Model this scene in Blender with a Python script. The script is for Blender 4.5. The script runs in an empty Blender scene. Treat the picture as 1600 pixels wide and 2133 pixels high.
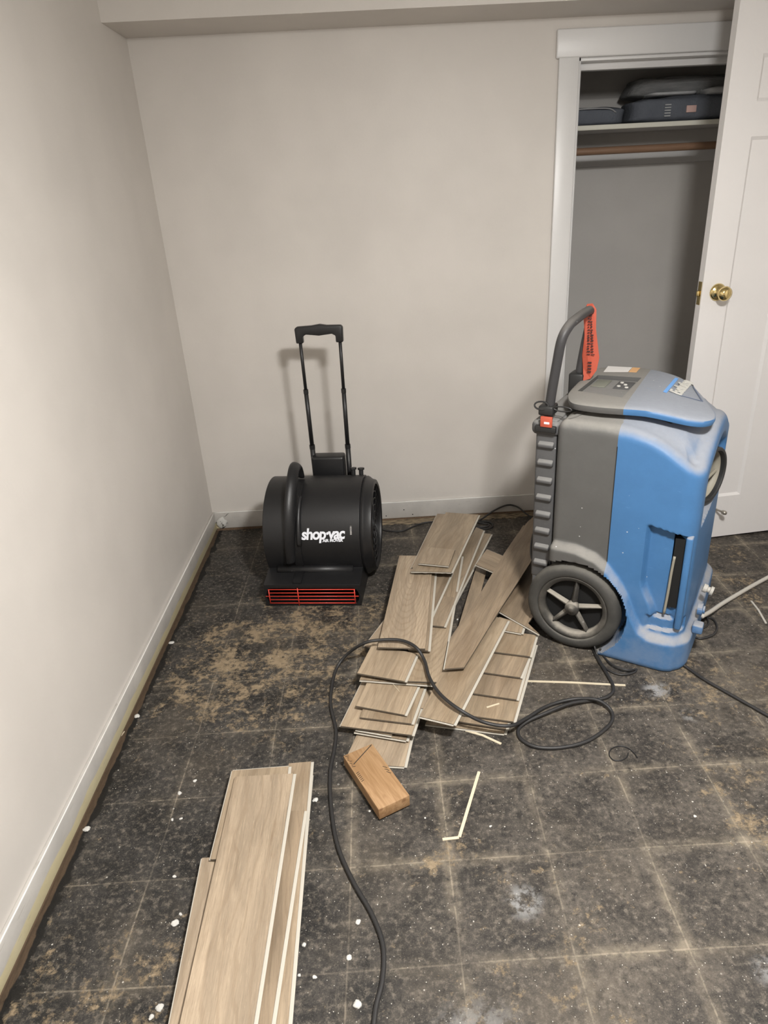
import bpy, bmesh, math, random
from mathutils import Vector, Matrix
from mathutils.bvhtree import BVHTree
random.seed(7)
R = math.radians
C = bpy.context.scene.collection
scene = bpy.context.scene

# ------------------------------------------------------------------ camera
CAM_RT = Vector((0.998176, -0.038532, -0.046472))
CAM_UP = Vector((0.058453, 0.424527, 0.903527))
CAM_F = Vector((0.015086, 0.904595, -0.426005))
CAM_C = Vector((0.937159, -3.308077, 1.572785))
FPX = 1438.367
cam_d = bpy.data.cameras.new('camera'); cam = bpy.data.objects.new('camera', cam_d); C.objects.link(cam)
cam_d.sensor_fit = 'HORIZONTAL'; cam_d.sensor_width = 36; cam_d.lens = FPX / 1600 * 36
cam_d.shift_x = -39.05 / 1600; cam_d.shift_y = 9.5 / 1600
cam_d.clip_start = 0.02
m = Matrix((CAM_RT, CAM_UP, -CAM_F)).transposed().to_4x4(); m.translation = CAM_C
cam.matrix_world = m
scene.camera = cam

# ------------------------------------------------------------------ world, lamp, exposure
w = bpy.data.worlds.new('world'); scene.world = w; w.use_nodes = True
w.node_tree.nodes['Background'].inputs[0].default_value = (0.95, 0.97, 1.0, 1)
w.node_tree.nodes['Background'].inputs[1].default_value = 0.02
scene.view_settings.view_transform = 'Standard'; scene.view_settings.look = 'None'
scene.view_settings.gamma = 1; scene.view_settings.use_curve_mapping = False
scene.view_settings.exposure = 1.38
LAMP = Vector((1.50, -2.70, 2.22))
def lamp(name, kind, power, loc, **k):
    d = bpy.data.lights.new(name, kind); d.energy = power; d.color = (1.0, 0.980, 0.952)
    for a, v in k.items(): setattr(d, a, v)
    o = bpy.data.objects.new(name, d); C.objects.link(o); o.location = loc; return o
lamp('lamp_light_down', 'AREA', 27, LAMP, shape='DISK', size=0.26)
lamp('lamp_light_glow', 'POINT', 27, LAMP + Vector((0, 0, -0.03)), shadow_soft_size=0.12)

def floor_point(px, py, z=0.0):
    """world point seen at photo position (px, py) on the level z"""
    d = CAM_RT * ((px - 839.05) / FPX) - CAM_UP * ((py - 1076.0) / FPX) + CAM_F
    return CAM_C + d * ((z - CAM_C.z) / d.z)

# ------------------------------------------------------------------ materials
def mat(name, col=(.5,.5,.5), rough=.6, metal=0, build=None, emit=None, spec=None):
    m = bpy.data.materials.new(name); m.use_nodes = True
    nt = m.node_tree; b = nt.nodes['Principled BSDF']
    b.inputs['Base Color'].default_value = (*col, 1); b.inputs['Roughness'].default_value = rough
    b.inputs['Metallic'].default_value = metal
    if spec is not None: b.inputs['Specular IOR Level'].default_value = spec
    if emit: b.inputs['Emission Color'].default_value = (*emit[0], 1); b.inputs['Emission Strength'].default_value = emit[1]
    if build: build(nt, b)
    return m
class N:
    """tiny helper for node graphs"""
    def __init__(s, nt): s.nt = nt
    def new(s, t, **k):
        n = s.nt.nodes.new(t)
        for a, v in k.items(): setattr(n, a, v)
        return n
    def put(s, sock, v):
        if hasattr(v, 'is_linked') or hasattr(v, 'links'): s.nt.links.new(v, sock)
        elif isinstance(v, tuple) and len(v) == 3 and sock.type == 'RGBA': sock.default_value = (*v, 1)
        else: sock.default_value = v
    def coord(s, which='Object'): return s.new('ShaderNodeTexCoord').outputs[which]
    def pos(s): return s.new('ShaderNodeNewGeometry').outputs['Position']
    def mp(s, v, scale=(1,1,1), loc=(0,0,0), rot=(0,0,0)):
        n = s.new('ShaderNodeMapping'); s.put(n.inputs[0], v)
        n.inputs['Scale'].default_value = scale; n.inputs['Location'].default_value = loc; n.inputs['Rotation'].default_value = rot
        return n.outputs[0]
    def noise(s, v, scale, detail=4, rough=.55, dist=0):
        n = s.new('ShaderNodeTexNoise'); s.put(n.inputs['Vector'], v); n.inputs['Scale'].default_value = scale
        n.inputs['Detail'].default_value = detail; n.inputs['Roughness'].default_value = rough; n.inputs['Distortion'].default_value = dist
        return n.outputs[0]
    def vor(s, v, scale, feature='F1', out='Distance', rand=1.0):
        n = s.new('ShaderNodeTexVoronoi', feature=feature); s.put(n.inputs['Vector'], v); n.inputs['Scale'].default_value = scale
        n.inputs['Randomness'].default_value = rand
        return n.outputs[out]
    def math(s, op, a, b=0.0, c=None):
        n = s.new('ShaderNodeMath', operation=op); s.put(n.inputs[0], a); s.put(n.inputs[1], b)
        if c is not None: s.put(n.inputs[2], c)
        return n.outputs[0]
    def ss(s, v, a, b, lo=0.0, hi=1.0):
        n = s.new('ShaderNodeMapRange', interpolation_type='SMOOTHSTEP'); s.put(n.inputs[0], v)
        n.inputs[1].default_value = a; n.inputs[2].default_value = b; n.inputs[3].default_value = lo; n.inputs[4].default_value = hi
        return n.outputs[0]
    def mix(s, f, a, b, mode='MIX'):
        n = s.new('ShaderNodeMix', data_type='RGBA', blend_type=mode); s.put(n.inputs[0], f); s.put(n.inputs[6], a); s.put(n.inputs[7], b)
        return n.outputs[2]
    def sep(s, v):
        n = s.new('ShaderNodeSeparateXYZ'); s.put(n.inputs[0], v); return n.outputs
    def bump(s, h, strength, dist, b):
        n = s.new('ShaderNodeBump'); s.put(n.inputs['Height'], h); n.inputs['Strength'].default_value = strength
        n.inputs['Distance'].default_value = dist; s.nt.links.new(n.outputs[0], b.inputs['Normal'])

def paint_build(col, bumpy=.15, blotch=.04):
    def f(nt, b):
        n = N(nt); p = n.pos()
        k = n.noise(p, 2.2, 3)
        c = n.mix(n.ss(k, .3, .7), tuple(x*(1-blotch) for x in col), tuple(min(1, x*(1+blotch)) for x in col))
        n.put(b.inputs['Base Color'], c)
        n.bump(n.noise(p, 90, 5), bumpy, .002, b)
    return f
M = {}
M['wall'] = mat('wall_paint', rough=.55, build=paint_build((.63,.595,.555)))
M['closet'] = mat('closet_wall_paint', rough=.7, build=paint_build((.58,.56,.535)))
M['ceil'] = mat('ceiling_paint', rough=.8, build=paint_build((.60,.58,.53)))
M['trim'] = mat('white_trim_paint', rough=.35, build=paint_build((.69,.685,.68), .1, .02))
M['door'] = mat('door_paint', rough=.35, build=paint_build((.72,.70,.69), .25, .015))
M['shelf'] = mat('shelf_edge_paint', rough=.5, build=paint_build((.76,.75,.66)))

def base_build(nt, b):      # baseboard: painted wall colour, raw yellowish strip low down where old flooring stood
    n = N(nt); p = n.pos(); x, y, z = n.sep(p)
    edge = n.math('ADD', z, n.math('MULTIPLY', n.math('SUBTRACT', n.noise(p, 3.5, 3), .5), .045))
    raw = n.ss(edge, .044, .050, 1, 0)
    only_left = n.ss(x, .014, .05, 1, 0)
    paint = n.mix(n.ss(n.noise(p, 5), .35, .65), (.46,.44,.415), (.56,.535,.50))
    c = n.mix(n.math('MULTIPLY', raw, only_left), paint, n.mix(n.noise(p, 12), (.60,.52,.30), (.66,.60,.42)))
    scuff = n.math('MULTIPLY', n.ss(n.noise(n.mp(p, (4, 1.2, 25)), 9, 6), .63, .72), .8)
    c = n.mix(scuff, c, (.33,.30,.26))
    n.put(b.inputs['Base Color'], c); n.bump(n.noise(p, 60, 4), .3, .002, b)
M['baseboard'] = mat('baseboard_paint', rough=.45, build=base_build)
M['caulk'] = mat('caulk_white', (.80,.79,.76), .6)
M['plaster'] = mat('plaster_white', rough=.85, build=paint_build((.56,.55,.52), .5, .06))
M['rawwood'] = mat('rough_sill_wood', rough=.9, build=lambda nt, b: (lambda n: n.put(b.inputs['Base Color'], n.mix(n.noise(n.mp(n.pos(), (30, 2, 30)), 6, 6), (.05,.032,.02), (.24,.16,.10))))(N(nt)))

def floor_build(nt, b):
    n = N(nt); p = n.pos()
    warp = n.new('ShaderNodeVectorMath', operation='ADD'); n.put(warp.inputs[0], p)
    wn = n.new('ShaderNodeTexNoise'); n.put(wn.inputs['Vector'], p); wn.inputs['Scale'].default_value = 1.7
    sc = n.new('ShaderNodeVectorMath', operation='SCALE'); n.put(sc.inputs[0], wn.outputs['Color']); sc.inputs['Scale'].default_value = .022
    n.put(warp.inputs[1], sc.outputs[0]); q = warp.outputs[0]
    x, y, z = n.sep(q); px, py, pz = n.sep(p)
    big = n.noise(p, 1.1, 3); mid = n.noise(p, 7, 6, .65); fine = n.noise(p, 60, 6, .7); vfine = n.noise(p, 300, 3, .8)
    right = n.ss(px, .3, 1.5)                     # the right half has lost more of its black mastic and is dustier
    dark = n.mix(right, (.012,.0115,.011), (.030,.026,.0225))
    light = n.mix(right, (.042,.039,.036), (.084,.073,.062))
    c = n.mix(n.ss(mid, .36, .66), dark, light)
    grit = n.noise(p, 24, 8, .75)
    c = n.mix(n.ss(grit, .47, .36, 0, .72), c, (.010,.0095,.009))
    c = n.mix(n.ss(grit, .56, .72, 0, .55), c, (.17,.145,.115))
    c = n.mix(n.ss(fine, .48, .72, 0, .68), c, (.21,.18,.145))
    streak = n.noise(n.mp(p, (60, 420, 1), rot=(0, 0, .25)), 1.0, 4, .7); streak2 = n.noise(n.mp(p, (430, 55, 1), rot=(0, 0, -.15)), 1.0, 4, .7)
    c = n.mix(n.ss(n.math('MAXIMUM', streak, streak2), .64, .78, 0, .7), c, (.27,.235,.19))
    c = n.mix(n.ss(n.math('MINIMUM', streak, streak2), .40, .30, 0, .6), c, (.008,.008,.008))
    c = n.mix(n.ss(fine, .30, .48, .75, 0), c, (.008,.008,.008))
    c = n.mix(n.ss(vfine, .56, .74, 0, .75), c, (.24,.21,.17))
    c = n.mix(n.ss(vfine, .44, .30, 0, .75), c, (.006,.006,.006))
    # dust film in broad clouds
    c = n.mix(n.math('MULTIPLY', n.ss(n.noise(p, 2.6, 6, .65), .46, .74), .26), c, (.20,.165,.125))
    # old tile joints, 26 cm apart
    def joint(v, pitch, off, w, soft):
        t = n.math('FRACT', n.math('ADD', n.math('DIVIDE', n.math('SUBTRACT', v, off), pitch), 100.5))
        d = n.math('MULTIPLY', n.math('ABSOLUTE', n.math('SUBTRACT', t, .5)), pitch)
        return n.ss(d, w, soft, 1, 0)
    jn = n.ss(n.noise(p, 3.3, 3), .34, .62); jf = n.ss(n.noise(p, 35, 5, .7), .30, .62)
    for v, off, pitch in ((x, .270, .258), (y, -1.545+.010, .264)):
        c = n.mix(n.math('MULTIPLY', n.math('MULTIPLY', joint(v, pitch, off, .001, .030), n.math('MULTIPLY', jn, jf)), n.ss(px, .2, 1.2, .14, .50)), c, (.28,.235,.175))
        c = n.mix(n.math('MULTIPLY', joint(v, pitch, off, .0008, .0030), n.math('MULTIPLY', n.math('MULTIPLY_ADD', jn, .32, .14), jf)), c, (.40,.34,.26))
    # torn backing left in tan patches, strongest to the left of the boards
    def spot(cx, cy, r, k=1.0):
        dx = n.math('SUBTRACT', px, cx); dy = n.math('SUBTRACT', py, cy)
        d = n.math('SQRT', n.math('ADD', n.math('MULTIPLY', dx, dx), n.math('MULTIPLY', dy, dy)))
        return n.ss(d, r*.25, r, k, 0)
    reg = spot(.40, -1.18, .62)
    for s_ in ((.62,-1.02,.48),(.25,-2.45,.42,.75),(1.95,-1.95,.34,.8),(1.35,-2.2,.22,.5),(1.05,-2.1,.2,.6),(1.95,-1.45,.35,.7),(2.4,-.8,.5,.6),(.5,-.5,.3,.6),(1.2,-2.45,.25,.55)):
        reg = n.math('MAXIMUM', reg, spot(*s_))
    pn = n.math('ADD', n.math('ADD', n.math('MULTIPLY', n.noise(p, 9, 9, .78), .7), n.math('MULTIPLY', n.noise(p, 55, 5, .7), .3)), n.math('MULTIPLY', reg, .105))
    tan = n.mix(n.noise(p, 40, 4), (.17,.125,.075), (.44,.34,.22))
    c = n.mix(n.ss(pn, .575, .66, 0, .85), c, tan)
    # pale grey skim patches
    for s_ in ((1.20,-2.20,.06,.8),(1.80,-1.47,.06,.9),(1.05,-2.52,.14,.5),(1.86,-1.60,.04,.6),(1.13,-1.57,.05,.9),(1.70,-2.40,.05,.5)):
        c = n.mix(n.math('MULTIPLY', spot(*s_), n.ss(n.noise(p, 28, 5, .7), .44, .58)), c, (.28,.28,.28))
    # scattered white specks and crumbs
    for sc_, th, gate in ((15, .055, .78), (40, .09, .70), (105, .14, .66)):
        v = p
        col = n.vor(v, sc_, out='Color'); r_, g_, b_ = n.sep(col)
        dist = n.math('ADD', n.vor(v, sc_), n.math('MULTIPLY', n.math('SUBTRACT', n.noise(p, sc_*6, 3), .5), th*1.2))
        k = n.math('MULTIPLY', n.ss(dist, th*.8, th, 1, 0), n.math('GREATER_THAN', r_, gate))
        c = n.mix(n.math('MULTIPLY', k, n.math('MULTIPLY_ADD', g_, .6, .25)), c, (.60,.57,.51))
    # black edge the flooring stopped short of, by the left wall
    ex = n.math('ADD', px, n.math('MULTIPLY', n.math('SUBTRACT', n.noise(p, 14, 6, .7), .5), .10))
    c = n.mix(n.ss(ex, .040, .048, 1, 0), c, (.010,.009,.008))
    c = n.mix(n.ss(n.math('ADD', px, n.math('MULTIPLY', n.math('SUBTRACT', n.noise(p, 9, 5), .5), .030)), .023, .027, 1, 0), c, n.mix(n.noise(n.mp(p, (30, 3, 30)), 7, 6, .7), (.012,.009,.006), (.15,.10,.062)))
    n.put(b.inputs['Base Color'], c)
    n.put(b.inputs['Roughness'], n.ss(mid, .3, .7, .55, .85))
    h = n.math('ADD', n.math('MULTIPLY', fine, .6), n.math('MULTIPLY', vfine, .35)); n.bump(n.math('ADD', h, n.math('MULTIPLY', n.ss(pn, .6, .66), .5)), .65, .004, b)
M['floor'] = mat('scraped_black_mastic_floor', rough=.75, build=floor_build, spec=.35)

def vinyl_build(tone, seed, swirl=False):
    def f(nt, b):
        n = N(nt); o = n.mp(n.coord('Object'), (1, 1, 1), (seed*3.1, seed*1.7, seed))
        s_ = n.mp(o, (1.1, 11, 1)); wob = n.noise(n.mp(o, (1.3, 5, 1)), 2.2, 4, .6, .5)
        grain = n.noise(n.mp(o, (3, 130, 1)), 2.2, 5, .65)
        band = n.noise(s_, 1.6, 4, .6, 1.1)
        ringv = n.new('ShaderNodeTexWave', wave_type='BANDS', bands_direction='Y'); n.put(ringv.inputs['Vector'], n.mp(o, (.35, 1, 1)))
        ringv.inputs['Scale'].default_value = 9; ringv.inputs['Distortion'].default_value = 9; ringv.inputs['Detail'].default_value = 2; ringv.inputs['Detail Scale'].default_value = 1.2
        pore = n.noise(n.mp(o, (16, 420, 1)), 1.6, 4, .7); blotch = n.noise(n.mp(o, (2.2, 9, 1)), 3.1, 4, .6, .4)
        sw = None
        if swirl:
            sw = n.new('ShaderNodeTexWave', wave_type='RINGS', rings_direction='SPHERICAL'); n.put(sw.inputs['Vector'], n.mp(n.coord('Object'), (.32, 1.5, 1), (.05, .012, 0)))
            sw.inputs['Scale'].default_value = 24; sw.inputs['Distortion'].default_value = 2.6; sw.inputs['Detail'].default_value = 2; sw.inputs['Detail Scale'].default_value = 2
        lo = tuple(v*.74 for v in tone); hi = tuple(min(1, v*1.15) for v in tone)
        c = n.mix(n.ss(band, .3, .72), lo, hi)
        c = n.mix(n.ss(wob, .50, .78, 0, .6), c, (tone[0]*.58, tone[1]*.50, tone[2]*.42))
        c = n.mix(n.ss(blotch, .62, .78, 0, .55), c, (tone[0]*.5, tone[1]*.42, tone[2]*.34))
        c = n.mix(n.ss(grain, .48, .72, 0, .5), c, tuple(v*.55 for v in tone))
        c = n.mix(n.ss(grain, .25, .44, .4, 0), c, tuple(min(1, v*1.45) for v in tone))
        c = n.mix(n.ss(pore, .54, .70, 0, .6), c, tuple(v*.45 for v in tone))
        c = n.mix(n.ss(pore, .30, .42, .45, 0), c, tuple(min(1, v*1.6) for v in tone))
        c = n.mix(n.ss(ringv.outputs[1], .84, 1, 0, .24), c, (tone[0]*.48, tone[1]*.42, tone[2]*.36))
        if sw: c = n.mix(n.ss(sw.outputs[1], .6, 1, 0, .26), c, (tone[0]*.5, tone[1]*.43, tone[2]*.36))
        n.put(b.inputs['Base Color'], c); n.bump(grain, .25, .001, b)
    return f
TONES = [(.365,.283,.196), (.335,.260,.178), (.31,.237,.162), (.39,.306,.218), (.285,.216,.147)]
VINYL = [mat('oak_print_vinyl_%d' % i, rough=.42, build=vinyl_build(t, i+1)) for i, t in enumerate(TONES)]
VINYL += [mat('oak_print_vinyl_swirl_%d' % i, rough=.42, build=vinyl_build(TONES[i], i+11, True)) for i in (3, 1)]
M['core'] = mat('plank_core_shade', (.11,.09,.068), .7)  # pale core coloured dark to paint the shadow lines at the board ends
M['darkcore'] = mat('plank_underlay', (.05,.045,.04), .8)
M['tongue'] = mat('plank_tongue_white', (.50,.468,.405), .5)
M['sliver'] = mat('sliver_cream', (.62,.54,.40), .6)

def pine_build(nt, b):
    n = N(nt); o = n.coord('Object')
    g = n.noise(n.mp(o, (2.5, 26, 26)), 2.6, 5, .6, .6); k = n.noise(n.mp(o, (6, 14, 14)), 1.7, 3)
    c = n.mix(n.ss(g, .3, .7), (.26,.145,.062), (.40,.25,.13))
    c = n.mix(n.ss(k, .56, .72, 0, .7), c, (.22,.11,.045))
    d = n.vor(n.mp(o, (1, 1, 1), (.02, .01, 0)), 16)
    c = n.mix(n.ss(d, .06, .16, .75, 0), c, (.16,.075,.03))
    n.put(b.inputs['Base Color'], c); n.bump(g, .3, .002, b)
M['pine'] = mat('old_pine', rough=.65, build=pine_build)
M['pencil'] = mat('pencil_mark', (.02,.018,.016), .8)
M['black'] = mat('black_plastic', (.012,.012,.013), .42)
def blk_build(nt, b):
    n = N(nt); p = n.coord(); n.bump(n.noise(p, 420, 2), .5, .0008, b)
M['moulded'] = mat('black_moulded_plastic', (.0105,.0105,.0115), .40, build=blk_build)
M['rubber'] = mat('black_cord_rubber', (.022,.021,.021), .5)
M['void'] = mat('dark_inside', (.004,.004,.004), .9)
M['red'] = mat('red_wire', (.62,.055,.035), .4)
M['white'] = mat('white_print', (.80,.82,.88), .5)
M['hose'] = mat('grey_white_hose', (.46,.435,.39), .55)
M['brass'] = mat('polished_brass', (.78,.62,.30), .16, 1)
M['steel'] = mat('dull_steel', (.45,.42,.37), .35, .8)
M['rod'] = mat('brown_wood_rod', rough=.4, build=lambda nt, b: (lambda n: n.put(b.inputs['Base Color'], n.mix(n.noise(n.mp(n.coord(), (2, 30, 30)), 4, 4), (.20,.115,.07), (.32,.20,.13))))(N(nt)))

def dusty(col, dustcol=(.42,.40,.37), amount=1.0, rough=.5):
    def f(nt, b):
        n = N(nt); p = n.coord(); g = n.new('ShaderNodeNewGeometry')
        nx, ny, nz = n.sep(n.coord('Normal'))
        nn = n.noise(p, 9, 5, .65); fn = n.noise(p, 60, 4, .7)
        up = n.ss(n.math('ADD', nz, n.math('MULTIPLY', n.math('SUBTRACT', nn, .5), .7)), .18, .85, 0, .9*amount)
        low = n.math('MULTIPLY', n.ss(n.sep(p)[2], .02, .38, .28, .0), n.ss(nn, .35, .65))
        d = n.math('MINIMUM', n.math('ADD', up, n.math('MULTIPLY', low, amount)), 1)
        c = n.mix(n.ss(nn, .3, .7), col, tuple(min(1, v*1.12) for v in col))
        c = n.mix(d, c, n.mix(fn, tuple(v*.8 for v in dustcol), dustcol))
        sc_ = n.noise(n.mp(p, (3, 3, 22), rot=(.3, .5, .8)), 7, 4, .7)
        c = n.mix(n.ss(sc_, .66, .72, 0, .35), c, tuple(min(1, v*1.4+.06) for v in col))
        c = n.mix(n.math('MULTIPLY', n.ss(n.vor(p, 26), .05, .07, .7, 0), n.math('GREATER_THAN', n.sep(n.vor(p, 26, out='Color'))[0], .8)), c, (.62,.62,.62))
        n.put(b.inputs['Base Color'], c); n.put(b.inputs['Roughness'], n.ss(d, 0, 1, rough, .85))
        n.bump(n.noise(p, 220, 2), .25, .001, b)
    return f
M['blue'] = mat('dusty_blue_shell', rough=.5, build=dusty((.050,.148,.318), (.31,.32,.345)))
M['grey'] = mat('dusty_grey_shell', rough=.5, build=dusty((.090,.089,.086), (.28,.268,.245)))
M['ribgrey'] = mat('dusty_grey_ribs', rough=.5, build=dusty((.075,.075,.077), (.24,.235,.225)))
M['tyre'] = mat('dusty_tyre', rough=.8, build=dusty((.040,.039,.036), (.17,.16,.14), .8, .75))
M['hub'] = mat('dusty_dark_rim', rough=.6, build=dusty((.035,.033,.03), (.36,.33,.28), 1.0, .6))
M['handle'] = mat('worn_dark_handle', rough=.55, build=dusty((.035,.034,.036), (.15,.14,.13), .9, .5))
M['tape'] = mat('orange_red_tape', (.46,.085,.048), .45)
M['tapeink'] = mat('tape_ink', (.05,.015,.015), .6)
M['labelw'] = mat('label_white', (.74,.72,.70), .6)
M['labelo'] = mat('label_orange', (.72,.42,.20), .6)
M['logoblue'] = mat('logo_blue', (.16,.38,.78), .5)
M['logosilver'] = mat('logo_silver', (.55,.54,.50), .5)
M['logodark'] = mat('logo_dark_line', (.10,.13,.20), .5)  # dark printed outline of the logo triangle
M['collar'] = mat('dark_collar', (.018,.018,.018), .5)
M['collar_in'] = mat('collar_lining_beige', (.27,.25,.20), .6)
M['cloth'] = mat('dark_cloth', rough=.9, build=lambda nt, b: (lambda n: (n.put(b.inputs['Base Color'], n.mix(n.noise(n.coord(), 7, 5), (.075,.085,.105), (.16,.175,.205))), n.bump(n.noise(n.coord(), 30, 5), .6, .01, b)))(N(nt)))
M['cloth2'] = mat('greyish_cloth', rough=.9, build=lambda nt, b: (lambda n: (n.put(b.inputs['Base Color'], n.mix(n.noise(n.mp(n.coord(), (2, 14, 14)), 4, 5), (.10,.105,.11), (.28,.28,.275))), n.bump(n.noise(n.mp(n.coord(), (2, 14, 14)), 5, 5), .8, .01, b)))(N(nt)))
M['film'] = mat('pale_paper', (.40,.41,.42), .5)
M['pinkish'] = mat('pinkish_label', (.62,.42,.38), .6)

# ------------------------------------------------------------------ geometry helpers
def link(name, bm, material, parent=None, smooth=False, mats=None, bevel=0, seg=2, loc=None, rot=None, angle=None):
    bmesh.ops.remove_doubles(bm, verts=bm.verts, dist=1e-6)
    bmesh.ops.recalc_face_normals(bm, faces=bm.faces)
    me = bpy.data.meshes.new(name); bm.to_mesh(me); bm.free()
    o = bpy.data.objects.new(name, me); C.objects.link(o)
    for mm in (mats or [material]): me.materials.append(mm)
    if smooth:
        for p in me.polygons: p.use_smooth = True
    if bevel:
        md = o.modifiers.new('bevel', 'BEVEL'); md.width = bevel; md.segments = seg; md.limit_method = 'ANGLE'; md.angle_limit = R(35)
        for p in me.polygons: p.use_smooth = True
        md.harden_normals = False
    if parent: o.parent = parent
    if loc is not None: o.location = loc
    if rot is not None: o.rotation_euler = rot
    return o
def tag(o, label=None, cat=None, group=None, kind=None):
    for k, v in (('label', label), ('category', cat), ('group', group), ('kind', kind)):
        if v: o[k] = v
    return o
def empty(name, loc=(0,0,0), rotz=0):
    o = bpy.data.objects.new(name, None); C.objects.link(o); o.location = loc; o.rotation_euler = (0, 0, rotz); o.empty_display_size = .1; return o
def bx(bm, x0, x1, y0, y1, z0, z1):
    vs = [bm.verts.new((x, y, z)) for z in (z0, z1) for x, y in ((x0,y0),(x1,y0),(x1,y1),(x0,y1))]
    for f in ((0,3,2,1),(4,5,6,7),(0,1,5,4),(1,2,6,5),(2,3,7,6),(3,0,4,7)): bm.faces.new([vs[i] for i in f])
    return bm
def B(*a):
    bm = bmesh.new()
    for k in a: bx(bm, *k)
    return bm
def prism(bm, pts, vec):
    """extrude a planar outline (3-D points) along vec"""
    vec = Vector(vec); a = [bm.verts.new(Vector(p)) for p in pts]; b = [bm.verts.new(Vector(p)+vec) for p in pts]; n = len(a)
    bm.faces.new(a[::-1]); bm.faces.new(b)
    for i in range(n): bm.faces.new((a[i], a[(i+1)%n], b[(i+1)%n], b[i]))
    return bm
def catmull(pts, per=8, closed=False):
    P = [Vector(p) for p in pts]; n = len(P); out = []
    rng = range(n) if closed else range(n-1)
    for i in rng:
        p0 = P[(i-1)%n] if closed or i > 0 else P[0]*2-P[1]; p1 = P[i]; p2 = P[(i+1)%n]
        p3 = P[(i+2)%n] if closed or i+2 < n else P[-1]*2-P[-2]
        for k in range(per):
            t = k/per; out.append(.5*((2*p1)+(-p0+p2)*t+(2*p0-5*p1+4*p2-p3)*t*t+(-p0+3*p1-3*p2+p3)*t**3))
    if not closed: out.append(P[-1])
    return out
def tube(bm, path, r, seg=10, closed=False, flat=1.0):
    path = [Vector(p) for p in path]; n = len(path); rings = []
    up = Vector((0, 0, 1)); prev = None
    for i, p in enumerate(path):
        a = path[(i-1)%n] if (closed or i) else path[0]; b = path[(i+1)%n] if (closed or i < n-1) else path[-1]
        d = (b-a).normalized()
        if prev is None:
            x = d.cross(up)
            if x.length < .1: x = d.cross(Vector((1, 0, 0)))
        else: x = prev - d*prev.dot(d)
        x.normalize(); y = d.cross(x); prev = x
        rr = r[i] if isinstance(r, (list, tuple)) else r
        rings.append([bm.verts.new(p+x*math.cos(2*math.pi*k/seg)*rr+y*math.sin(2*math.pi*k/seg)*rr*flat) for k in range(seg)])
    for i in range(n if closed else n-1):
        a, b = rings[i], rings[(i+1)%n]
        for k in range(seg): bm.faces.new((a[k], a[(k+1)%seg], b[(k+1)%seg], b[k]))
    if not closed: bm.faces.new(rings[0][::-1]); bm.faces.new(rings[-1])
    return bm
def lathe(bm, prof, o, axis, seg=48, closed=False):
    """prof: (distance along axis, radius)"""
    o = Vector(o); ax = Vector(axis).normalized(); x = ax.cross(Vector((0,0,1)))
    if x.length < .1: x = ax.cross(Vector((1,0,0)))
    x.normalize(); y = ax.cross(x); rings = []
    for h, r in prof: rings.append([bm.verts.new(o+ax*h+(x*math.cos(2*math.pi*k/seg)+y*math.sin(2*math.pi*k/seg))*r) for k in range(seg)])
    nr = len(rings)
    for i in range(nr if closed else nr-1):
        a, b = rings[i], rings[(i+1)%nr]
        for k in range(seg): bm.faces.new((a[k], a[(k+1)%seg], b[(k+1)%seg], b[k]))
    if not closed:
        if prof[0][1] > 1e-5: bm.faces.new(rings[0][::-1])
        if prof[-1][1] > 1e-5: bm.faces.new(rings[-1])
    return bm
def cut(o, *cutters):
    """boolean-subtract cutter meshes from a mesh object"""
    tmp = []
    for bm in cutters:
        bmesh.ops.recalc_face_normals(bm, faces=bm.faces)
        me = bpy.data.meshes.new('tmp'); bm.to_mesh(me); bm.free(); c = bpy.data.objects.new('tmp', me); C.objects.link(c)
        c.parent = o.parent; md = o.modifiers.new('cut', 'BOOLEAN'); md.object = c; md.solver = 'EXACT'; tmp.append(c)
    dg = bpy.context.evaluated_depsgraph_get(); dg.update()
    me = bpy.data.meshes.new_from_object(o.evaluated_get(dg)); o.modifiers.clear(); old = o.data; o.data = me
    for c in tmp: bpy.data.objects.remove(c)
    return o
def shade_by_angle(o, deg=30):
    for p in o.data.polygons: p.use_smooth = True
    o.data.set_sharp_from_angle(angle=R(deg))
def text_mesh(name, s, size, material, parent, matrix, extrude=.0006, shear=0.0, offset=0.0, space=1.0, sx=1.0):
    cu = bpy.data.curves.new('t', 'FONT'); cu.body = s; cu.size = size; cu.extrude = extrude; cu.shear = shear; cu.offset = offset; cu.space_character = space
    cu.align_x = 'CENTER'; cu.align_y = 'CENTER'
    t = bpy.data.objects.new('t', cu); C.objects.link(t)
    dg = bpy.context.evaluated_depsgraph_get(); me = bpy.data.meshes.new_from_object(t.evaluated_get(dg)); bpy.data.objects.remove(t)
    me.transform(Matrix.Diagonal((sx, 1, 1, 1)))
    o = bpy.data.objects.new(name, me); C.objects.link(o); me.materials.clear(); me.materials.append(material); o.parent = parent; o.matrix_local = matrix
    return o
def structure(name, bm, material, parent=None, **k):
    o = link(name, bm, material, parent, **k)
    if parent is None: o['kind'] = 'structure'
    return o

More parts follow.
